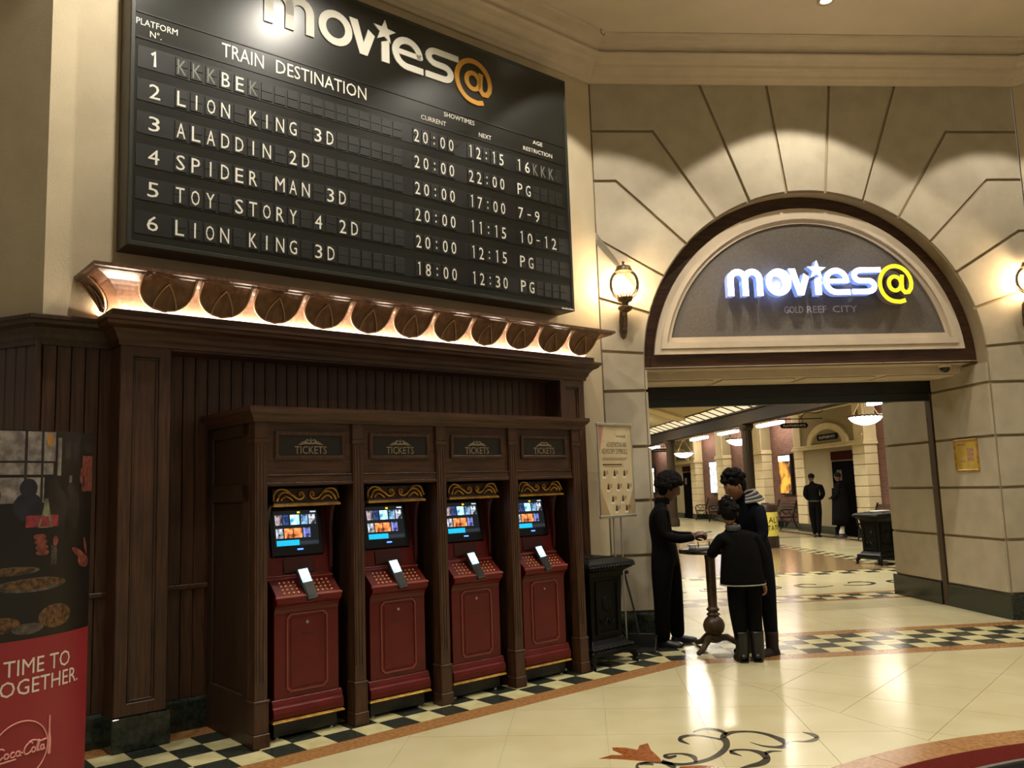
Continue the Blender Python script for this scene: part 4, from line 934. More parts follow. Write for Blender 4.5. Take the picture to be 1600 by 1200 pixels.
# ------------------------------------------------------------------ age restriction notice on a stand
nt_ = thing('notice_stand', 'tall stand with the age restrictions poster behind the black bin', 'notice stand', FW @ T(4.275, -.20, 0))
M_npap = mat('cream poster paper', '#c9bb98', .6, col2='#b9a27c', scale=3)
M_npk = mat('faded pink print', '#a9786a', .6); M_nbr = mat('brown print', '#4a3a28', .6); M_nsh = mat('tan print', '#a58a64', .6); M_nwh = mat('pale print patch', '#dcd2b8', .6)
M_alu = mat('pale aluminium', '#b5b0a0', .35, metal=.6)
NW, NZ0, NZ1 = .26, 1.315, 2.285
sheet = part('poster_sheet', MB().box(-NW + .012, NW - .012, 0, .004, NZ0 + .02, NZ1 - .02), M_npap, nt_)
fr = part('poster_frame', MB().box(-NW, -NW + .016, -.008, .012, NZ0, NZ1).box(NW - .016, NW, -.008, .012, NZ0, NZ1), M_alu, nt_, bevel=.003)
part('clamp_bar', MB().box(-NW - .01, NW + .01, -.014, .016, NZ1 - .03, NZ1), M_alu, nt_, bevel=.005); part('clamp_bar', MB().box(-NW - .01, NW + .01, -.014, .016, NZ0, NZ0 + .03), M_alu, nt_, bevel=.005)
part('pink_wedge', MB().add([(-.245, -.001, 2.25), (-.165, -.001, 2.25), (-.245, -.001, 1.95)], [(0, 1, 2)]), M_npk, sheet)
for s in (-1, 1): part('tan_wedge', MB().add([(s * .245, -.001, 1.345), (s * .12, -.001, 1.345), (s * .245, -.001, 1.62)], [(0, 1, 2)]), M_nsh, sheet)
hl = MB(); text(hl, 'AGE RESTRICTIONS AND', -.13, .17, 2.035, 2.085, -.0012); text(hl, 'ADVISORY SYMBOLS', -.205, .18, 1.965, 2.02, -.0012)
text(hl, 'movies@', .02, .16, 2.13, 2.165, -.0012)
hl.box(-.20, .18, -.0012, 0, 1.92, 1.924).box(-.20, .15, -.0012, 0, 1.905, 1.909).box(-.20, .09, -.0012, 0, 1.85, 1.862).box(-.20, .12, -.0012, 0, 1.835, 1.838)
part('headline', hl, M_nbr, sheet)
def pict(x, z):
    p = MB(); p.add([(x - .018, -.0012, z), (x + .018, -.0012, z), (x + .012, -.0012, z + .05), (x, -.0012, z + .07), (x - .012, -.0012, z + .05)], [(0, 1, 2, 3, 4)], 0)
    p.box(x - .03, x + .02, -.0014, 0, z - .02, z + .002, 1); p.box(x + .02, x + .055, -.0010, 0, z + .02, z + .06, 2)
    part('symbol', p, [M_nbr, M_nwh, M_nsh], sheet)
for i in range(3): pict(-.18 + i * .15, 1.735); pict(-.13 + i * .15, 1.60)
for i in range(2): pict(-.07 + i * .15, 1.475); pict(-.02 + i * .15, 1.38)
for s in (-1, 1): part('pole', MB().tube([(s * .055, .02, .02), (s * .055, .02, 1.34)], .009, 8), M_alu, nt_)
part('foot_plate', MB().box(-.17, .17, -.08, .14, 0, .025), M_black, nt_, bevel=.006)

# ------------------------------------------------------------------ black cast iron bin
def iron_bin(M, label, tray=False):
    b = thing('cast_iron_bin', label, 'bin', M)
    def sq(w, d): return [(-w, -d), (w, -d), (w, d), (-w, d)]
    def loft(mb, secs):
        vs = []; fs = []
        for (w, d, z) in secs: vs += [(x, y, z) for x, y in sq(w, d)]
        for i in range(len(secs) - 1):
            for j in range(4): fs.append((4 * i + j, 4 * i + (j + 1) % 4, 4 * i + 4 + (j + 1) % 4, 4 * i + 4 + j))
        fs += [(3, 2, 1, 0), tuple(4 * (len(secs) - 1) + j for j in range(4))]
        return mb.add(vs, fs)
    part('body', loft(MB(), [(.20, .20, .22), (.205, .205, .60), (.215, .215, .80), (.235, .235, .845), (.29, .29, .875), (.30, .30, .89)]), M_iron, b, bevel=.006)
    part('base', loft(MB(), [(.285, .285, .10), (.29, .29, .13), (.27, .27, .16), (.235, .235, .20), (.215, .215, .235)]), M_iron, b, bevel=.006)
    part('lid', loft(MB(), [(.305, .305, .895), (.31, .31, .915), (.30, .30, .935), (.25, .25, .955), (.20, .20, .965)]), M_iron, b, bevel=.005)
    g = MB()
    for k in range(6): g.box(-.17, .17, -.15 + k * .052, -.125 + k * .052, .965, .975)
    part('lid_grille', g, M_black, b)
    def rope(hw, z, r, n):
        R_ = MB(); lp = []
        for (ax, ay), (bx, by) in (((-hw, -hw), (hw, -hw)), ((hw, -hw), (hw, hw)), ((hw, hw), (-hw, hw)), ((-hw, hw), (-hw, -hw))):
            for k in range(n):
                t0, t1 = k / n, (k + .8) / n
                R_.tube([(ax + (bx - ax) * t0, ay + (by - ay) * t0, z - r * .5), (ax + (bx - ax) * t1, ay + (by - ay) * t1, z + r * .5)], r, 5)
        return R_
    part('rope_edge', rope(.305, .90, .012, 16), M_iron, b); part('rope_edge', rope(.275, .165, .013, 14), M_iron, b)
    for s in (0, 1, 2, 3):
        Rm = Matrix.Rotation(s * pi / 2, 4, 'Z')
        part('panel', frame_panel(MB(), -.15, .15, .28, .76, .02, -.222, -.2).sphere((0, -.207, .56), .06, 10, 6, sc=(1, .25, 1.2)).tube([(-.1, -.21, .42), (-.04, -.213, .36), (0, -.213, .42), (.04, -.213, .36), (.1, -.21, .42)], .008, 5), M_iron, b, Rm)
        part('foot', MB().tube([(-.25, -.25, .11), (-.285, -.285, .06), (-.27, -.27, .02), (-.30, -.30, .015)], [.035, .03, .022, .026], 8), M_iron, b, Rm)
    return b
iron_bin(FW @ T(3.655, -.36, 0), 'black cast iron bin with rope edging beside the ticket cabinet')

# ------------------------------------------------------------------ lobby dustpan and brush
dp = thing('lobby_dustpan', 'black upright dustpan with long handle beside the bin', 'dustpan', FA @ T(-1.93, -.27, 0, radians(-20)))
M_plas = mat('black plastic, dusty', '#14140f', .5)
part('pan', MB().prism([(-.18, 0), (.18, 0), (.18, .012), (.14, .14), (-.14, .14), (-.18, .012)], .06, .09).box(-.18, .18, -.18, .09, 0, .012).prism([(-.18, .012), (.09, .012), (.09, .13), (.03, .11)], -.18, -.168, axis='x').prism([(-.18, .012), (.09, .012), (.09, .13), (.03, .11)], .168, .18, axis='x'), M_plas, dp)
part('pan_handle', MB().tube([(.0, .08, .10), (-.05, .10, .4), (-.13, .13, .74)], .011, 8), M_hand, dp)
part('grip', MB().tube([(-.17, .13, .735), (-.09, .13, .755)], .018, 8), M_black, dp)
br = thing('broom', 'small black brush with grey stick leaning beside the dustpan', 'broom', FA @ T(-1.98, .02, 0, radians(-25)))
part('stick', MB().tube([(-.08, -.02, .22), (-.02, .05, .82)], .010, 8), M_chrome, br)
part('brush_head', MB().box(-.12, .12, -.03, .03, .18, .24, M=Matrix.Rotation(radians(-28), 4, 'Y') @ Matrix.Translation((-.10, 0, .0))), M_plas, br, bevel=.006)
part('bristles', MB().prism([(-.12, .19), (.12, .19), (.14, .04), (-.14, .04)], -.03, .03, M=Matrix.Rotation(radians(-28), 4, 'Y') @ Matrix.Translation((-.10, 0, .0))), M_black, br)

# ------------------------------------------------------------------ bar table with its papers
tb = thing('bar_table', 'tall round bar table on a turned wooden pedestal with three feet', 'table', FA @ T(-1.22, -.50, 0))
M_tw = mat('aged brown turned wood', '#3a2a18', .4, col2='#57422a', scale=14)
M_ttop = mat('black table top', '#14100c', .25)
part('table_top', MB().lathe([(.0001, .945), (.29, .945), (.30, .952), (.30, .972), (.292, .98), (.0001, .98)], n=40), M_ttop, tb)
part('pedestal', MB().lathe([(.05, .945), (.055, .90), (.05, .88), (.048, .7), (.046, .5), (.043, .42), (.05, .41), (.062, .40), (.064, .385), (.05, .375), (.045, .365), (.06, .355), (.068, .34), (.05, .33), (.06, .322), (.09, .29), (.105, .25), (.106, .225), (.095, .185), (.07, .155), (.05, .145), (.07, .135), (.07, .09), (.05, .075), (.0001, .07)], n=24), M_tw, tb)
for k in range(3):
    a = radians(-15 + 120 * k)
    f = part('foot', MB().tube([(.05, 0, .12), (.12, 0, .125), (.19, 0, .085), (.25, 0, .045), (.31, 0, .03), (.35, 0, .022)], [.035, .035, .03, .026, .028, .02], 10), M_tw, tb, Matrix.Rotation(a, 4, 'Z'))
M_acr = mat('clear acrylic', '#e8ebe6', .08, trans=.85, spec=.5)
M_pap = mat('white paper', '#d5d2c8', .6)
ho = thing('leaflet_tray', 'clear acrylic tray of leaflets on the bar table', 'tray', FA @ T(-1.27, -.50, .98, radians(8)))
part('tray_body', MB().box(-.13, .11, -.08, .08, 0, .006).box(-.13, .11, .074, .08, 0, .045).box(-.13, .11, -.08, -.074, 0, .03).box(-.13, -.124, -.08, .08, 0, .05).box(.104, .11, -.08, .08, 0, .05), M_acr, ho)
part('leaflets', MB().box(-.115, .095, -.065, .065, .007, .022), M_pap, ho)
part('tray_post', MB().box(-.07, -.062, -.01, -.002, .02, .075), M_black, ho); part('tray_post', MB().box(.05, .058, -.01, -.002, .02, .075), M_black, ho)
solo('paper_sheet', MB().box(-.08, .08, -.05, .05, 0, .003), M_pap, 'loose white paper sheet at the right of the bar table top', 'paper', FA @ T(-1.10, -.60, .98, radians(-20)))

# ------------------------------------------------------------------ framed notice on the passage wall
fn_ = thing('framed_notice', 'small yellow framed picture on the right passage wall', 'picture', FA @ T(JR - .025, .83, 1.855))
MX = Matrix.Rotation(-pi / 2, 4, 'Z')
part('picture_frame', frame_panel(MB(), -.23, .23, -.19, .195, .022, -.02, 0), M_gold, fn_, MX, bevel=.004)
part('picture_sheet', MB().box(-.21, .21, -.008, 0, -.17, .175), mat('yellow print', '#b99a3a', .5, col2='#c9ad55', scale=9), fn_, MX)
bl = MB()
for k in range(9): bl.box(.02 + (k % 3) * .045, .055 + (k % 3) * .045, -.0095, -.008, -.07 + (k // 3) * .055, -.025 + (k // 3) * .055)
bl.box(-.18, .0, -.0095, -.008, .12, .14).box(-.12, -.02, -.0095, -.008, -.08, -.06)
part('picture_print', bl, mat('mauve print', '#9a6a86', .5, col2='#b98a60', scale=40), fn_, MX)

# ------------------------------------------------------------------ round kerb in the right foreground
KC = (3.80, 2.11)
def kring(r0, r1, a0, a1, z0, z1, n):
    mb = MB(); vs = []
    for z in (z0, z1):
        for r in (r0, r1): vs += [(KC[0] + r * cos(a0 + (a1 - a0) * k / n), KC[1] + r * sin(a0 + (a1 - a0) * k / n), z) for k in range(n + 1)]
    m = n + 1; fs = []
    for k in range(n): fs += [(k, k + 1, m + k + 1, m + k), (2 * m + k, 3 * m + k, 3 * m + k + 1, 2 * m + k + 1), (k, 2 * m + k, 2 * m + k + 1, k + 1), (m + k, m + k + 1, 3 * m + k + 1, 3 * m + k)]
    fs += [(0, m, 3 * m, 2 * m), (n, m + n, 3 * m + n, 2 * m + n)]
    return mb.add(vs, fs)
for k in range(22):
    a0 = radians(20 + k * 9); part('border_slab', kring(3.39, 3.62, a0, a0 + radians(8.9), -.004, .003, 4), M_orange, fl)
part('red_ring', kring(3.13, 3.388, radians(20), radians(218), -.004, .004, 60), mat('dark red carpet', '#4a1410', .9, col2='#56180f', scale=60, spec=.05), fl)
part('metal_edge', kring(3.10, 3.128, radians(20), radians(218), -.004, .02, 60), mat('grey nosing', '#5a564e', .5), fl)
part('dark_ring', kring(2.3, 3.098, radians(20), radians(218), -.004, .006, 60), mat('black carpet', '#1c1917', .9, spec=.05), fl)
# ------------------------------------------------------------------ the station hall behind the arch (frame A, y grows inwards)
M_pav = mat('pale yellow painted blocks', '#cfc09a', .75, col2='#c6b68e', scale=3)
M_pavj = mat('block joint', '#8c7f60', .9)
M_beam = mat('dark olive brown steel', '#332a1e', .7, spec=.12)
def brick_mat():
    m = mat('red brick wall', '#5c3528', .85); nt = m.node_tree; b = nt.nodes['Principled BSDF']
    tc = nt.nodes.new('ShaderNodeTexCoord'); sp = nt.nodes.new('ShaderNodeSeparateXYZ'); cb_ = nt.nodes.new('ShaderNodeCombineXYZ')
    nt.links.new(tc.outputs['Object'], sp.inputs[0]); nt.links.new(sp.outputs['Y'], cb_.inputs['X']); nt.links.new(sp.outputs['Z'], cb_.inputs['Y'])
    bt = nt.nodes.new('ShaderNodeTexBrick'); bt.inputs['Color1'].default_value = lin('#6e473b'); bt.inputs['Color2'].default_value = lin('#55362c'); bt.inputs['Mortar'].default_value = lin('#6b5448')
    bt.inputs['Scale'].default_value = 1; bt.inputs['Mortar Size'].default_value = .008; bt.inputs['Brick Width'].default_value = .23; bt.inputs['Row Height'].default_value = .086
    nt.links.new(cb_.outputs[0], bt.inputs['Vector']); nt.links.new(bt.outputs['Color'], b.inputs['Base Color'])
    return m
M_brk = brick_mat()
UW, UB = 7.45, 7.80
hw = solo('wall_inner_right', MB().box(UB, UB + .3, PB, 50, 0, 4.0), M_brk, 'red brick side wall of the station hall behind the arch', 'wall', FA, kind='structure')
solo('wall_inner_end', MB().box(-8, UB + .3, 50, 50.3, 0, 6.5), M_brk, 'brick end wall far down the station hall', 'wall', FA, kind='structure')
solo('wall_inner_left', MB().box(-8.3, -8, PB, 50, 0, 6.5), M_pav, 'pale left wall of the station hall', 'wall', FA, kind='structure')
solo('baseboard_inner', MB().box(UB - .04, UB, 9, 50, 0, .22), M_green, 'dark skirting along the brick wall of the station hall', 'skirting', FA, kind='structure')
def pier(y0, y1, label):
    t = thing('wall_pier', label, 'pier', FA @ T(UW, y0, 0), 'block piers of the station hall'); w = y1 - y0
    part('core', MB().box(.02, UB - UW + .02, .02, w - .02, 0, 3.70), M_pavj, t)
    z = .22
    part('skirting', MB().box(-.02, UB - UW, -.02, w + .02, 0, .22), M_green, t)
    while z < 2.5:
        part('stone_block', MB().box(0, UB - UW + .01, 0, w, z + .006, z + .29 - .006), M_pav, t, bevel=.012); z += .29
    part('capital', MB().box(-.05, UB - UW, -.05, w + .05, z, z + .07).box(-.03, UB - UW, -.03, w + .03, z + .07, z + .14), M_pav, t, bevel=.01)
    part('upper_shaft', MB().box(.0, UB - UW, .05, w - .05, z + .14, 3.72), M_pav, t)
    return t
pier(20.3, 21.2, 'pale block pier behind the tall boy, left of the orange film poster')
pier(24.5, 25.4, 'pale block pier right of the white film poster')
pier(38.0, 39.0, 'farthest pale block pier at the left of the entrance view')
M_door = mat('black door', '#070606', .9, spec=.02); M_mar = mat('maroon board', '#32120f', .9, spec=.02)
M_psign = mat('black platform sign', '#191614', .8, spec=.1)
def pavilion(y0, label, dlabel, num):
    W_ = 4.6; t = thing('door_pavilion', label, 'pavilion', FA @ T(UW, y0, 0), 'door pavilions of the station hall')
    D = UB - UW
    d0, d1 = .70, 2.06                      # door opening along y
    part('core', MB().box(.03, D + .02, .03, W_ - .03, 0, 3.75), M_pavj, t)
    part('skirting', MB().box(-.03, D, -.03, d0, 0, .22).box(-.03, D, d1, W_ + .03, 0, .22), M_green, t)
    z = .22
    while z < 2.3:
        part('stone_block', MB().box(-.01, D, 0, d0, z + .006, z + .284), M_pav, t, bevel=.012)
        part('stone_block', MB().box(.05, D, d1, 3.9, z + .006, z + .284), M_pav, t, bevel=.008)
        part('stone_block', MB().box(-.01, D, 3.9, W_, z + .006, z + .284), M_pav, t, bevel=.012); z += .29
    part('string_course', MB().box(-.07, D, -.06, W_ + .06, 2.50, 2.57).box(-.04, D, -.03, W_ + .03, 2.57, 2.64), M_pav, t, bevel=.01)
    part('upper_wall', MB().box(.05, D, .5, 4.1, 2.62, 3.72), M_pav, t)
    part('upper_pilaster', MB().box(-.01, D, 0, .55, 2.62, 3.72).box(-.03, D, .08, .47, 2.75, 2.80), M_pav, t); part('upper_pilaster', MB().box(-.01, D, 4.05, W_, 2.62, 3.72), M_pav, t)
    part('top_cornice', MB().box(-.10, D, -.10, W_ + .1, 3.62, 3.70).box(-.16, D, -.16, W_ + .16, 3.70, 3.80), M_pav, t, bevel=.01)
    cy = 2.2
    ro = [(cy + 1.30 * cos(pi * k / 16), 2.62 + .62 * sin(pi * k / 16)) for k in range(17)]; ri = [(cy + 1.02 * cos(pi * k / 16), 2.62 + .44 * sin(pi * k / 16)) for k in range(17)]
    ar = MB()
    for k in range(16): ar.prism([ro[k], ro[k + 1], ri[k + 1], ri[k]], -.05, .06, axis='x')
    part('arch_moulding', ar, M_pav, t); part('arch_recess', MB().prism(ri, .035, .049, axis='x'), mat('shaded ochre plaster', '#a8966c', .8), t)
    dd = part('door', MB().box(.02, .06, d0, d1, 0, 2.10), M_door, t)
    part('door_window', MB().box(.015, .022, d0 + .78, d0 + 1.08, 1.55, 1.85), mat('pale door paper', '#5f5a50', .9, spec=.05), dd)
    part('door_head', MB().box(.0, .06, d0, d1, 2.13, 2.38), M_mar, t)
    RX = Matrix.Rotation(-pi / 2, 4, 'Z')
    ps = part('name_plate', MB().prism([(-.62, 0), (-.68, .09), (-.62, .18), (.62, .18), (.68, .09), (.62, 0)], -.03, 0), M_psign, t, Matrix.Translation((.03, cy, 2.74)) @ RX)
    part('plate_lettering', text(MB(), 'PLATFORM N°' + num, -.5, .5, .05, .13, -.032), M_white, ps)
    part('pilaster_ornament', MB().tube([(-.02, .25, 3.45), (-.05, .22, 3.35), (-.03, .28, 3.25), (-.05, .22, 3.15), (-.02, .25, 3.05)], .035, 6), mat('dark stone ornament', '#5a4c38', .7), t)
    return t
pavilion(12.95, 'pale block pavilion with a black door and arch near the glowing bowl lamp', '', '5')
pavilion(28.3, 'distant pale block pavilion with arch above the woman in black', '', '4')
M_swd = mat('weathered bracket', '#8a7656', .7)
def hang_sign(x, y, z, num, label):
    t = thing('platform_sign', label, 'sign', FA @ T(x, y, z), 'hanging platform signs')
    bd_ = part('sign_board', MB().prism([(-.37, 0), (-.42, .075), (-.37, .15), (.37, .15), (.42, .075), (.37, 0)], -.015, .015), M_psign, t)
    part('sign_lettering', text(MB(), 'PLATFORM N°' + num, -.33, .33, .045, .105, -.017), M_white, bd_)
    part('bracket_bar', MB().box(-.5, .86, -.012, .012, .25, .275), M_iron, t)
    for s in (-.25, .25): part('hanger', MB().tube([(s, 0, .14), (s, 0, .26)], .008, 6), M_iron, t)
    part('bracket_scroll', MB().tube(bez((-.45, 0, .27), (-.2, 0, .55), (.1, 0, .30), (.25, 0, .45), 10), .012, 6).tube(bez((.2, 0, .28), (.4, 0, .6), (.7, 0, .3), (.9, 0, .5), 10), .012, 6), M_iron, t)
    return t
hang_sign(6.38, 14.9, 3.10, '5', 'black hanging PLATFORM sign before the near pavilion'); hang_sign(6.36, 30.3, 3.10, '4', 'small distant hanging platform sign above the woman')
# film posters in lit boxes
def lightbox(y0, y1, z0, z1, label, c1, c2, sc, es, top):
    t = thing('film_poster_box', label, 'poster', FA @ T(UB - .002, y0, 0), 'lit film posters on the brick wall'); w = y1 - y0
    part('case', MB().box(-.12, 0, 0, w, z0 - .06, z1 + .06), M_black, t, bevel=.01)
    part('poster_face', MB().box(-.128, -.118, .06, w - .06, z0, z1 - .20), emat_noise('poster ' + label[:12], c1, c2, es, sc), t)
    part('title_light', MB().box(-.130, -.118, .05, w - .05, z1 - .18, z1), emat('poster title light', '#e8ecff', 6), t)
    return t
lightbox(18.45, 19.45, 1.17, 2.42, 'orange sunset film poster in a lit box on the brick wall', '#3a1620', '#ffae3c', 2.2, 1.5, 0)
lightbox(25.9, 27.0, 1.17, 2.45, 'white film poster in a lit box right of the woman', '#9aa0a0', '#ffffff', 5, 2.2, 0)
lightbox(36.6, 37.6, 1.17, 2.45, 'narrow pale film poster at the edge of the left pier', '#d8b090', '#fff0e0', 4, 1.8, 0)
# low ceiling strip, beam and columns
solo('ceiling_inner', MB().box(5.0, UB + .3, PB, 50, 3.80, 3.95), M_ceil, 'low cream ceiling beside the brick wall of the station hall', 'ceiling', FA, kind='structure')
bm_ = thing('trim_beam', 'long dark brown beam along the station hall ceiling', 'beam', FA, kind='structure')
part('web', MB().box(4.82, 5.05, PB, 50, 3.30, 3.62), M_beam, bm_); part('flange', MB().box(4.76, 5.12, PB, 50, 3.25, 3.31), M_beam, bm_); part('flange', MB().box(4.76, 5.12, PB, 50, 3.60, 3.65), M_beam, bm_)
def column(y, label):
    t = thing('steel_column', label, 'column', FA @ T(4.93, y, 0), 'dark columns carrying the beam')
    pr_ = [(.21, 0), (.21, .25), (.17, .30), (.17, .34)]
    part('base', MB().lathe(pr_, n=20), M_beam, t)
    n = 32; fl2 = MB(); fl2.grid(lambda i, j: Vector(((.14 + .010 * (round(i * n) % 2)) * cos(2 * pi * i), (.14 + .010 * (round(i * n) % 2)) * sin(2 * pi * i), .33 + 2.75 * j)), n, 1, smooth=False)
    part('fluted_shaft', fl2, M_beam, t); part('capital', MB().lathe([(.15, 3.05), (.17, 3.10), (.20, 3.15), (.20, 3.25)], n=20), M_beam, t)
    return t
column(14.85, 'dark fluted column behind the tall boy'); column(23.1, 'farther dark fluted column behind the woman'); column(33, 'farthest dark fluted column under the beam')
# vault with a glazed, lit strip along its foot
VP = [(4.85, 3.66), (4.40, 3.83), (3.50, 4.15), (2.4, 4.45), (1.0, 4.70), (-1.0, 4.85), (-4.0, 4.70), (-8.0, 3.9)]
va = MB()
for i in range(1, len(VP) - 1): va.prism([VP[i], VP[i + 1], (VP[i + 1][0], VP[i + 1][1] + .12), (VP[i][0], VP[i][1] + .12)], PB, 50)
vlt = solo('ceiling_vault', va, mat('ochre vault plaster', '#a8966a', .8), 'ochre vaulted ceiling of the station hall', 'ceiling', FA, kind='structure')
gz = thing('window_skylight', 'row of glowing ceiling panels between dark bars along the beam', 'skylight', FA, kind='structure')
M_glz = emat_noise('lit panel glass', '#e0c88a', '#fff0cc', 1.15, 1.2)
y = 9.0
pm = MB().prism([(4.85, 3.665), (4.42, 3.828), (4.42, 3.848), (4.85, 3.685)], 0, .62).mesh('light_panel', M_glz); bmesh_bar = MB().prism([(4.86, 3.645), (4.40, 3.820), (4.40, 3.86), (4.86, 3.69)], 0, .10).mesh('glazing_bar', M_beam)
while y < 42:
    part('light_panel', pm, None, gz, T(0, y)); part('glazing_bar', bmesh_bar, None, gz, T(0, y + .62)); y += .72
part('edge_bar', MB().box(4.37, 4.42, 9, 42, 3.81, 3.87), M_beam, gz)
for k, yy in enumerate((12.6, 19.0, 26.5, 34.0)):
    rb = MB()
    for i in range(1, len(VP) - 1): rb.prism([(VP[i][0], VP[i][1] - .09), (VP[i + 1][0], VP[i + 1][1] - .09), VP[i + 1], VP[i]], 0, .9)
    part('vault_rib', rb, mat('pale rib plaster', '#c2ae80', .8), vlt, T(0, yy))
# light fittings of the inner hall
def batten(y0, y1, label):
    t = thing('ceiling_batten', label, 'ceiling light', FA @ T(7.30, y0, 3.46), 'white light battens along the brick wall')
    part('diffuser', MB().box(-.11, .11, 0, y1 - y0, 0, .09), emat('batten light', '#fff4e2', 26), t, bevel=.02)
    part('tray', MB().box(-.13, .13, -.02, y1 - y0 + .02, .09, .12), M_crown, t)
    for yy in (.3, y1 - y0 - .3): part('drop_rod', MB().tube([(0, yy, .12), (0, yy, .34)], .01, 6), M_white, t)
batten(18.0, 20.0, 'bright ceiling batten left of the near pavilion'); batten(22.3, 24.2, 'bright ceiling batten between the two piers'); batten(26.0, 28.0, 'bright ceiling batten before the distant pavilion'); batten(10.6, 12.2, 'bright ceiling batten at the passage corner above the bowl lamp'); batten(34, 36, 'farthest bright ceiling batten')
def bowl(x, y, z, label, watts):
    t = thing('bowl_lamp', label, 'hanging lamp', FA @ T(x, y, z), 'glowing bowl lamps of the station hall')
    part('glass_bowl', MB().lathe([(.0001, -.17), (.10, -.165), (.22, -.13), (.32, -.07), (.385, 0), (.39, .03), (.37, .03), (.30, -.05), (.15, -.12), (.0001, -.14)], n=32), emat('bowl glass light', '#fff4e0', 16), t)
    rr = MB()
    rr.tube([((.395 + .012 * (k % 2)) * cos(2 * pi * k / 48), (.395 + .012 * (k % 2)) * sin(2 * pi * k / 48), .035 + .02 * (k % 2)) for k in range(49)], .025, 6, caps=False)
    part('bowl_rim', rr, M_bronze, t)
    for k in range(3): a = 2 * pi * k / 3; part('hanger_rod', MB().tube([(.37 * cos(a), .37 * sin(a), .03), (.05 * cos(a), .05 * sin(a), .55)], .008, 5), M_bronze, t)
    part('canopy', MB().lathe([(.06, .53), (.08, .56), (.12, 3.80 - z), (.0001, 3.80 - z)], n=16), M_bronze, t)
bowl(6.52, 11.0, 3.06, 'large glowing bowl lamp by the right side of the passage', 180)
bowl(6.10, 18.8, 2.98, 'glowing bowl lamp half hidden by the column behind the tall boy', 250)
bowl(6.30, 26.0, 2.84, 'glowing bowl lamp above the woman in black', 250)
for k, yy in enumerate((15.5, 22.5, 31.0)):
    t = thing('spot_lamp', ['small white spot lamp on the beam nearest the passage', 'small white spot lamp on the beam by the tall boy', 'small white spot lamp on the beam above the woman'][k], 'spot lamp', FA @ T(5.5, yy, 3.55), 'spot lamps under the low ceiling')
    part('lamp_head', MB().lathe([(.0001, -.08), (.07, -.08), (.075, .05), (.03, .09), (.0001, .09)], n=12), M_white, t); part('lamp_lens', MB().lathe([(.0001, -.083), (.06, -.083)], n=12), emat('spot lens', '#fff2da', 20), t); part('stem', MB().tube([(0, 0, .08), (0, 0, .25)], .015, 6), M_white, t)
for k, yy in enumerate((5.0, 9.5, 15, 22, 31)):  # fill lights added out of view to brighten the inner hall, with housings
    t = thing('vault_fill_lamp', ['first', 'second', 'third', 'fourth', 'fifth'][k] + ' long unseen fill lamp added in the vault, counted from the arch', 'unseen fill lamp', FA @ T(2.6, yy, 4.15), 'long pendant lamps added to the vault')
    part('lamp_housing', MB().box(-1.0, 1.0, -.3, .3, .02, .10), M_beam, t, bevel=.02); part('pendant_rod', MB().tube([(0, 0, .1), (0, 0, .24)], .015, 6), M_beam, t)
    arealight('vault_fill_light', T(0, 0, .012), 300, 1.9, .55, (1, .93, .80), t)
# benches: slatted seat on cast iron ends
M_slat = mat('brown bench slat', '#4a3626', .5)
def bench(x, y, rz, label, L=1.5):
    t = thing('park_bench', label, 'bench', FA @ T(x, y, 0, rz), 'cast iron benches along the brick wall')
    for k in range(4): part('seat_slat', MB().box(-L / 2, L / 2, -.22 + k * .105, -.14 + k * .105, .42, .45), M_slat, t)
    for k in range(4):
        z = .52 + k * .105; yb = .20 + .045 * k; part('back_slat', MB().box(-L / 2, L / 2, yb, yb + .025, z, z + .08), M_slat, t)
    for s in (-1, 1):
        e = MB(); x_ = s * (L / 2 - .04)
        e.tube([(x_, -.28, 0), (x_, -.22, .12), (x_, -.20, .28), (x_, -.24, .42), (x_, -.26, .55), (x_, -.22, .64), (x_, -.05, .66), (x_, .18, .64)], .022, 6)
        e.tube([(x_, .34, 0), (x_, .26, .15), (x_, .20, .32), (x_, .18, .45), (x_, .24, .65), (x_, .34, .95)], .022, 6)
        e.tube([(x_, -.2, .40), (x_, .18, .40)], .02, 6)
        e.tube([(x_, -.18, .62), (x_, -.05, .48), (x_, .05, .60), (x_, .12, .50)], .016, 6); e.tube([(x_, -.18, .36), (x_, -.02, .18), (x_, .14, .34)], .016, 6)
        part('iron_end', e, M_iron, t)
    return t
bench(7.35, 18.9, -pi / 2, 'cast iron bench under the orange film poster'); bench(7.35, 26.5, -pi / 2, 'cast iron bench under the white film poster', 1.9); bench(7.15, 11.9, -pi / 2, 'cast iron bench at the passage corner behind the inner bin')
# yellow drum sign
ds = thing('yellow_drum_sign', 'black and yellow round drum sign behind the tall boy', 'sign', FA @ T(4.05, 11.6, 0))
M_yb = mat('yellow vinyl', '#c9bd55', .45); M_dkb = mat('dark brown drum', '#2a1c14', .4)
part('drum_base', MB().lathe([(.30, 0), (.30, .28)], n=32), M_dkb, ds); part('yellow_wrap', MB().lathe([(.297, .28), (.297, .86)], n=32), M_yb, ds)
part('drum_top', MB().lathe([(.30, .86), (.30, 1.02), (.29, 1.04), (.12, 1.05), (.11, 1.08), (.0001, 1.08)], n=32), M_dkb, ds)
def dmap(x, z):
    a = -pi / 2 + .55 + x / .30; return Vector((.301 * cos(a), .301 * sin(a), z))
tt = MB(); text(tt, 'ALT', -.20, .12, .60, .74, fn=dmap); text(tt, 'STATION', -.30, .30, .42, .54, fn=dmap); part('drum_lettering', tt, M_black, ds)
iron_bin(FA @ T(4.35, 6.75, 0, radians(20)), 'black cast iron bin inside the passage beside the right wall')
pb = solo('paper_on_bin', MB().box(-.15, .15, -.1, .1, 0, .02), M_pap, 'white paper left on the lid of the inner bin', 'paper', FA @ T(4.40, 6.70, .976, .3))
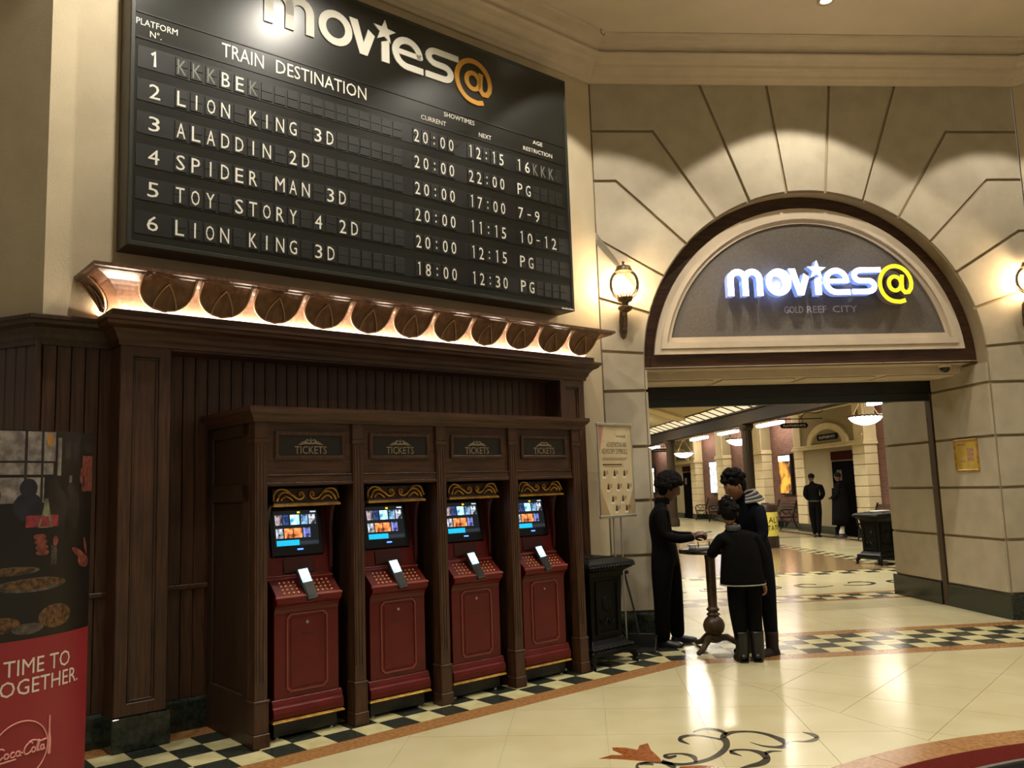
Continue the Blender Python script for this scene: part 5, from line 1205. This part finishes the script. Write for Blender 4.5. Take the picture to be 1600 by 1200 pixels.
sb = thing('ribbed_panelling', 'dark wooden ribbed panelling behind the inner bin', 'stand', FA @ T(5.1, 7.6, 0))  # slatted block standing in for ribbed panelling
for k in range(4): part('slat', MB().box(-.3, .3, -.25, .25, .05 + k * .2, .20 + k * .2), M_woodb, sb, bevel=.01)
part('post', MB().box(-.28, .28, -.2, .2, 0, .84), M_black, sb)
# ------------------------------------------------------------------ people
M_skin1 = mat('brown skin', '#5a3a2a', .55); M_skin2 = mat('light brown skin', '#8a5f48', .55)
M_blk = mat('black cloth', '#070606', .9, col2='#0c0b0a', scale=40, bump=.1, spec=.1); M_navy = mat('navy cloth', '#0c0e16', .9, col2='#11131c', scale=30, bump=.1, spec=.1)
M_hairb = mat('black hair', '#080504', .8, spec=.15); M_boot = mat('black leather', '#100e0c', .4); M_bootb = mat('brown suede', '#241812', .8)
M_eye = mat('eye', '#4a3c34', .4)
def body(V, E_):
    me = bpy.data.meshes.new('t'); me.from_pydata([v[:3] for v in V], [], E_)
    o = bpy.data.objects.new('t', me); COL.objects.link(o)
    sk = o.modifiers.new('skin', 'SKIN'); sk.use_smooth_shade = True; sk.branch_smoothing = .6
    for i, v in enumerate(V):
        d = me.skin_vertices[0].data[i]; d.radius = (v[3], v[4] if len(v) > 4 else v[3]); d.use_root = (i == 0)
    su = o.modifiers.new('sub', 'SUBSURF'); su.levels = 2; su.render_levels = 2
    dg = bpy.context.evaluated_depsgraph_get(); m2 = bpy.data.meshes.new_from_object(o.evaluated_get(dg))
    vs = [Vector(v.co) for v in m2.vertices]; fs = [tuple(p.vertices) for p in m2.polygons]
    bpy.data.objects.remove(o); bpy.data.meshes.remove(me); bpy.data.meshes.remove(m2)
    return vs, fs
def head_geo(mb, M, mi=0):
    # face looks along +x; half sizes about .098 deep, .076 wide, .118 high
    n, m = 24, 18
    def P(i, j):
        a = 2 * pi * i; b = pi * j; x, y, z = sin(b) * cos(a), sin(b) * sin(a), -cos(b)
        r = Vector((.098 * x, .076 * y, .118 * z))
        if z < -.1: r.y *= 1 + .28 * z; r.x *= 1 + (.10 if x > 0 else .38) * z
        if x > 0:
            r.x += .024 * math.exp(-((z + .12) / .13) ** 2 - (y / .20) ** 2)        # nose
            r.x += .010 * math.exp(-((z + .50) / .10) ** 2 - (y / .34) ** 2)        # lips
            r.x += .016 * math.exp(-((z + .82) / .16) ** 2 - (y / .40) ** 2)        # chin
            r.x += .007 * math.exp(-((z - .18) / .10) ** 2 - (y / .60) ** 2)        # brow
            r.x -= .010 * math.exp(-((z - .02) / .09) ** 2 - ((abs(y) - .38) / .17) ** 2)   # eye sockets
        return M @ r
    mb.grid(P, n, m, mi)
    for s in (-1, 1):
        mb.sphere((.0, .076 * s, -.005), .022, 8, 6, mi, sc=(.6, .4, 1.25), M=M)
        mb.sphere((.080, .030 * s, .004), .011, 8, 6, 2, M=M)
def hand_geo(mb, M, curl=.5, mi=0, side=1):
    # palm along +x, back of the hand up (+z), thumb towards side*y
    mb.sphere((.045, 0, 0), .05, 10, 8, mi, sc=(1.0, .78, .36), M=M)
    for k in range(4):
        y = side * (.027 - .018 * k); L = (.066, .075, .070, .054)[k]; p = [(.075, y, 0)]; a = 0; x, z = .075, 0
        for q in range(3):
            a += curl * (.5, .9, .7)[q]; d = L * (.45, .31, .24)[q]; x += d * cos(a); z -= d * sin(a); p.append((x, y * (1 + .06 * q), z))
        mb.tube([M @ Vector(v) for v in p], [.0095, .009, .0082, .0065], 7, mi)
    mb.tube([M @ Vector(v) for v in ((.018, side * .03, -.004), (.05, side * .052, -.012), (.078, side * .052, -.022), (.094, side * .045, -.03))], [.013, .0115, .010, .007], 7, mi)
def person(label, M, V, E_, headM, hands, mats, region, group=None):
    t = thing('person', label, 'person', M, group)
    vs, fs = body(V, E_); mb = MB()
    for f in fs:
        c = sum((vs[i] for i in f), Vector()) / len(f); mb.m.append(region(c))
    mb.v = [tuple(v) for v in vs]; mb.f = [list(f) for f in fs]; mb.sm = [True] * len(fs)
    head_geo(mb, headM, 0)
    for hM, cu, sd in hands: hand_geo(mb, hM, cu, 0, sd)
    part('body', mb, mats, t)
    return t
def shoe(t, M, L=.26, m=None, shaft=0, r=.055):
    mb = MB()
    secs = [(-.07, .030, .045), (-.05, .042, .075), (.0, .046, .085), (.06, .046, .062), (.12, .050, .05), (.17, .046, .042), (.195, .030, .030)]
    for k in range(len(secs) - 1):
        pass
    def P(i, j):
        q = j * (len(secs) - 1); k = min(int(q), len(secs) - 2); f = q - k
        x, w, h = [secs[k][c] * (1 - f) + secs[k + 1][c] * f for c in range(3)]; a = pi * (1 - i)
        return Vector((x, w * cos(a), max(.0, h * sin(a)) + .012))
    mb.grid(P, 12, 12); mb.prism([(s[0], -s[1]) for s in secs] + [(s[0], s[1]) for s in reversed(secs)], 0, .014, axis='z')
    if shaft: mb.lathe([(.056, .03), (.060, .10), (.062, shaft - .03), (.066, shaft), (.058, shaft), (.054, .05)], 0, 0, 18)
    return part('boot' if shaft else 'shoe', mb, m or M_boot, t, M)
def R3(ax, d): return Matrix.Rotation(radians(d), 4, ax)
def curls(t, headM, n, r0, rad, zmin, xmax, seed, name='hair', zs=1.12):
    rnd = random.Random(seed); mb = MB()
    mb.sphere((-.012, 0, .035), .098, 18, 12, 0, sc=(1.0, .86, .92), M=headM)
    mb.sphere((-.028, 0, .0), .088, 16, 10, 0, sc=(.95, .84, 1.05), M=headM)
    k = 0
    while k < n:
        a = rnd.uniform(0, 2 * pi); z = rnd.uniform(zmin, 1); h = sqrt(1 - z * z); x = h * cos(a)
        if x > xmax and z < .45: continue
        p = Vector((x * rad - .012, h * sin(a) * rad * .85, z * rad * zs + .02)); mb.sphere(tuple(p), r0 * rnd.uniform(.75, 1.25), 7, 5, 0, M=headM); k += 1
    return part(name, mb, M_hairb, t)

# woman in black at the bar table, turned to the right, tapping a phone
wV = [(-.01, 0, .95, .19, .17), (-.04, 0, 1.10, .165, .145), (-.06, 0, 1.26, .195, .165), (-.055, 0, 1.38, .165, .14), (-.01, 0, 1.47, .058, .055), (.03, 0, 1.55, .05, .05),
      (-.06, -.17, 1.385, .072), (-.05, -.215, 1.12, .055), (.12, -.20, 1.075, .05), (.255, -.13, 1.085, .038), (.29, -.115, 1.09, .028),
      (-.03, .17, 1.385, .072), (.0, .215, 1.13, .055), (.15, .16, 1.09, .05), (.275, .06, 1.10, .038), (.31, .045, 1.105, .028),
      (-.055, -.09, .86, .14, .135), (-.08, -.10, .50, .092), (-.09, -.10, .14, .080), (-.09, -.10, .04, .078), (.03, .09, .86, .14, .135), (.075, .10, .50, .092), (.085, .12, .14, .080), (.085, .12, .04, .078)]
wE = [(0, 1), (1, 2), (2, 3), (3, 4), (4, 5), (3, 6), (6, 7), (7, 8), (8, 9), (9, 10), (3, 11), (11, 12), (12, 13), (13, 14), (14, 15), (0, 16), (16, 17), (17, 18), (18, 19), (0, 20), (20, 21), (21, 22), (22, 23)]
wH = Matrix.Translation((.065, 0, 1.59)) @ R3('Y', 20) @ Matrix.Scale(1.12, 4)
wp_ = person('woman in black with curly hair, looking down at a phone at the bar table', FA @ T(-1.56, -.12, 0, radians(-8)), wV, wE, wH,
             [(Matrix.Translation((.285, -.118, 1.09)) @ R3('Z', 22) @ R3('Y', -6) @ R3('X', -30), .7, 1), (Matrix.Translation((.305, .05, 1.105)) @ R3('Z', -12) @ R3('Y', -8) @ R3('X', 30), .6, -1)],
             [M_skin1, M_blk, M_eye], lambda c: 0 if (c.z > 1.50 or c.x > .275 and c.z > 1.0) else 1)
curls(wp_, wH, 170, .027, .116, -.2, .35, 3)
part('collar', MB().lathe([(.075, 1.43), (.078, 1.47), (.07, 1.50), (.062, 1.50), (.066, 1.45)], -.012, 0, 18), M_blk, wp_)
shoe(wp_, T(-.085, -.10, 0, radians(-22))); shoe(wp_, T(.09, .12, 0, radians(8)))
ph_ = thing('mobile_phone', 'dark phone held by the woman in black', 'phone', FA @ T(-1.56, -.12, 0, radians(-8)) @ Matrix.Translation((.40, -.035, 1.118)) @ R3('Y', -12))
part('phone_case', MB().box(-.075, .075, -.036, .036, 0, .009), M_bez, ph_, bevel=.003); part('phone_screen', MB().box(-.066, .066, -.032, .032, .009, .010), emat('phone display', '#26303a', .6), ph_)

# tall boy in a navy hooded top, head bowed to the left
bV = [(.03, 0, .96, .17, .15), (.02, 0, 1.12, .16, .14), (-.0, 0, 1.28, .175, .145), (-.02, 0, 1.40, .155, .125), (-.075, 0, 1.49, .058, .056), (-.11, 0, 1.55, .05),
      (-.02, -.175, 1.40, .07), (-.01, -.215, 1.14, .056), (-.10, -.22, 1.04, .048), (-.22, -.15, 1.06, .036),
      (-.02, .18, 1.40, .072), (.0, .22, 1.14, .056), (-.13, .18, 1.04, .048), (-.25, .10, 1.06, .036),
      (.05, -.085, .88, .115, .115), (.07, -.09, .50, .08), (.08, -.09, .14, .062), (.08, -.09, .07, .05), (.01, .085, .88, .115, .115), (-.01, .09, .50, .08), (.0, .10, .14, .062), (.0, .10, .07, .05)]
bE = [(0, 1), (1, 2), (2, 3), (3, 4), (4, 5), (3, 6), (6, 7), (7, 8), (8, 9), (3, 10), (10, 11), (11, 12), (12, 13), (0, 14), (14, 15), (15, 16), (16, 17), (0, 18), (18, 19), (19, 20), (20, 21)]
bH = Matrix.Translation((-.155, 0, 1.60)) @ R3('Z', 180) @ R3('Y', 26) @ Matrix.Scale(1.1, 4)
bp_ = person('tall boy in a navy hooded top with striped hood, head bowed towards the table', FA @ T(-.88, -.80, 0, radians(12)), bV, bE, bH,
             [(Matrix.Translation((-.24, -.145, 1.06)) @ R3('Z', 160), .7, -1), (Matrix.Translation((-.27, .095, 1.06)) @ R3('Z', 195), .7, 1)],
             [M_skin2, M_navy, M_eye], lambda c: 0 if (c.z > 1.53 or c.x < -.235 and c.z < 1.2) else 1)
curls(bp_, bH, 70, .024, .103, .05, .25, 5, zs=1.22)
M_hood = mat('grey hood lining', '#7c7a72', .85); M_hst = mat('dark hood stripe', '#1a1c22', .85)
hdm = MB()
for k in range(5):
    rr = .075 + .014 * k; zz = 1.515 - .016 * k
    hdm.tube([(-.035 + rr * 1.15 * cos(a), rr * 1.25 * sin(a), zz + .035 * cos(a) * (1 - .1 * k)) for a in [radians(-130 + 260 * i / 18) for i in range(19)]], .014, 7, k % 2)
part('hood', hdm, [M_hood, M_hst], bp_)
shoe(bp_, T(.08, -.09, 0, radians(195)), m=M_bootb, shaft=.22); shoe(bp_, T(.0, .10, 0, radians(170)), m=M_bootb, shaft=.22)

# younger child seen from behind, leaning on the table
cV = [(.01, 0, .76, .16, .135), (.0, 0, .90, .17, .14), (-.02, .01, 1.02, .18, .14), (-.03, .02, 1.13, .14, .11), (-.05, .03, 1.21, .05), (-.06, .04, 1.26, .045),
      (-.175, .02, 1.12, .07), (-.265, .05, .97, .055), (-.20, .22, .985, .045), (-.16, .28, 1.0, .033),
      (.14, .0, 1.12, .07), (.215, -.02, .93, .058), (.195, -.03, .76, .048), (.175, -.03, .71, .034),
      (-.075, 0, .70, .105, .105), (-.065, .01, .40, .075), (-.045, 0, .14, .058), (-.045, 0, .07, .05), (.085, 0, .70, .105, .105), (.09, .01, .40, .075), (.095, -.01, .14, .058), (.095, -.01, .07, .05)]
cH = Matrix.Translation((-.075, .055, 1.355)) @ R3('Z', 80) @ R3('Y', 20) @ Matrix.Scale(1.06, 4)
cp_ = person('younger child in a black coat and boots, seen from behind at the table', FA @ T(-1.11, -1.10, 0), cV, bE, cH,
             [(Matrix.Translation((-.165, .27, 1.0)) @ R3('Z', 60), .5, -1), (Matrix.Translation((.178, -.03, .715)) @ R3('Z', -25) @ R3('Y', 72), .8, 1)],
             [M_skin2, M_blk, M_eye], lambda c: 0 if (c.z > 1.245 or (c.x > .1 and c.z < .725 and c.z > .6 and c.x > .16)) else 1)
curls(cp_, cH, 40, .018, .100, -.25, .15, 9, zs=1.15)
part('coat_skirt', MB().lathe([(.12, 1.16), (.165, 1.06), (.185, .95), (.20, .82), (.21, .72), (.207, .695), (.19, .70), (.15, .95)], 0, 0, 24, M=Matrix.Diagonal((1, .80, 1, 1))), M_blk, cp_)
part('coat_hem', MB().tube([(.21 * cos(2 * pi * k / 30), .168 * sin(2 * pi * k / 30), .697) for k in range(31)], .006, 6, caps=False), mat('pale hem', '#8f8d86', .7), cp_)
part('coat_collar', MB().lathe([(.06, 1.185), (.072, 1.215), (.068, 1.24), (.055, 1.24), (.05, 1.20)], -.05, .03, 18), mat('grey collar', '#4d4c48', .8), cp_)
shoe(cp_, T(-.045, 0, 0, radians(85)), shaft=.27); shoe(cp_, T(.095, -.01, 0, radians(70)), shaft=.27)

# two people in dark clothes by the pavilion door
def far_person(label, M, mirror, hat, walk):
    s = -1 if mirror else 1
    V = [(0, 0, .96, .18, .15), (0, 0, 1.12, .19, .155), (-.01 * s, 0, 1.30, .21, .16), (-.01 * s, 0, 1.43, .15, .115), (-.03 * s, 0, 1.52, .058), (-.045 * s, 0, 1.57, .05),
         (-.20, 0, 1.41, .085), (-.235, -.01, 1.17, .075), (-.17, .13, 1.06, .06), (-.06, .20, 1.10, .045), (.20, 0, 1.41, .085), (.235, -.01, 1.17, .075), (.17, .13, 1.06, .06), (.06, .20, 1.10, .045),
         (-.09, 0, .88, .12), (-.085, .02 + walk, .50, .085), (-.06, .0 + walk * .4, .14, .065), (-.06, 0 + walk * .4, .07, .05), (.09, 0, .88, .12), (.075, .02 - walk * .3, .50, .085), (.055, -walk * .8, .14, .065), (.055, -walk * .8, .07, .05)]
    H_ = Matrix.Translation((-.05 * s, .03, 1.655)) @ R3('Z', 90 + 40 * s)
    p = person(label, M, V, bE, H_, [(Matrix.Translation((-.07, .21, 1.085)) @ R3('Z', 40), .8, -1), (Matrix.Translation((.07, .21, 1.085)) @ R3('Z', 140), .8, 1)], [M_skin1, M_blk, M_eye], lambda c: 0 if (c.z > 1.55) else 1)
    hm = MB().sphere((-.012, 0, .04), .10, 16, 10, 0, sc=(1.0, .84, .86), M=H_); part('hair', hm, M_hairb, p)
    part('belt', MB().lathe([(.172, .985), (.172, 1.02)], 0, 0, 24, M=Matrix.Diagonal((1, .86, 1, 1))), mat('grey belt', '#3a3a38', .5), p)
    shoe(p, T(-.06, walk * .4, 0, radians(95))); shoe(p, T(.055, -walk * .8, 0, radians(80)))
    return p
far_person('person in black with folded arms before the near pavilion, seen from behind', FA @ T(6.62, 14.45, 0, radians(-25)), False, 0, .06)
f2 = far_person('person in long black coat standing at the black pavilion door', FA @ T(7.12, 13.95, 0, radians(50)), True, 0, .03)
part('long_coat', MB().lathe([(.19, 1.35), (.205, 1.0), (.24, .6), (.26, .34), (.245, .34), (.22, .6), (.17, 1.3)], 0, 0, 24), M_blk, f2)
for x in (-.06, .055): part('white_sock', MB().lathe([(.072, .10), (.075, .16), (.075, .30), (.06, .31)], x, .0, 14), mat('white sock', '#c8c4ba', .8), f2)
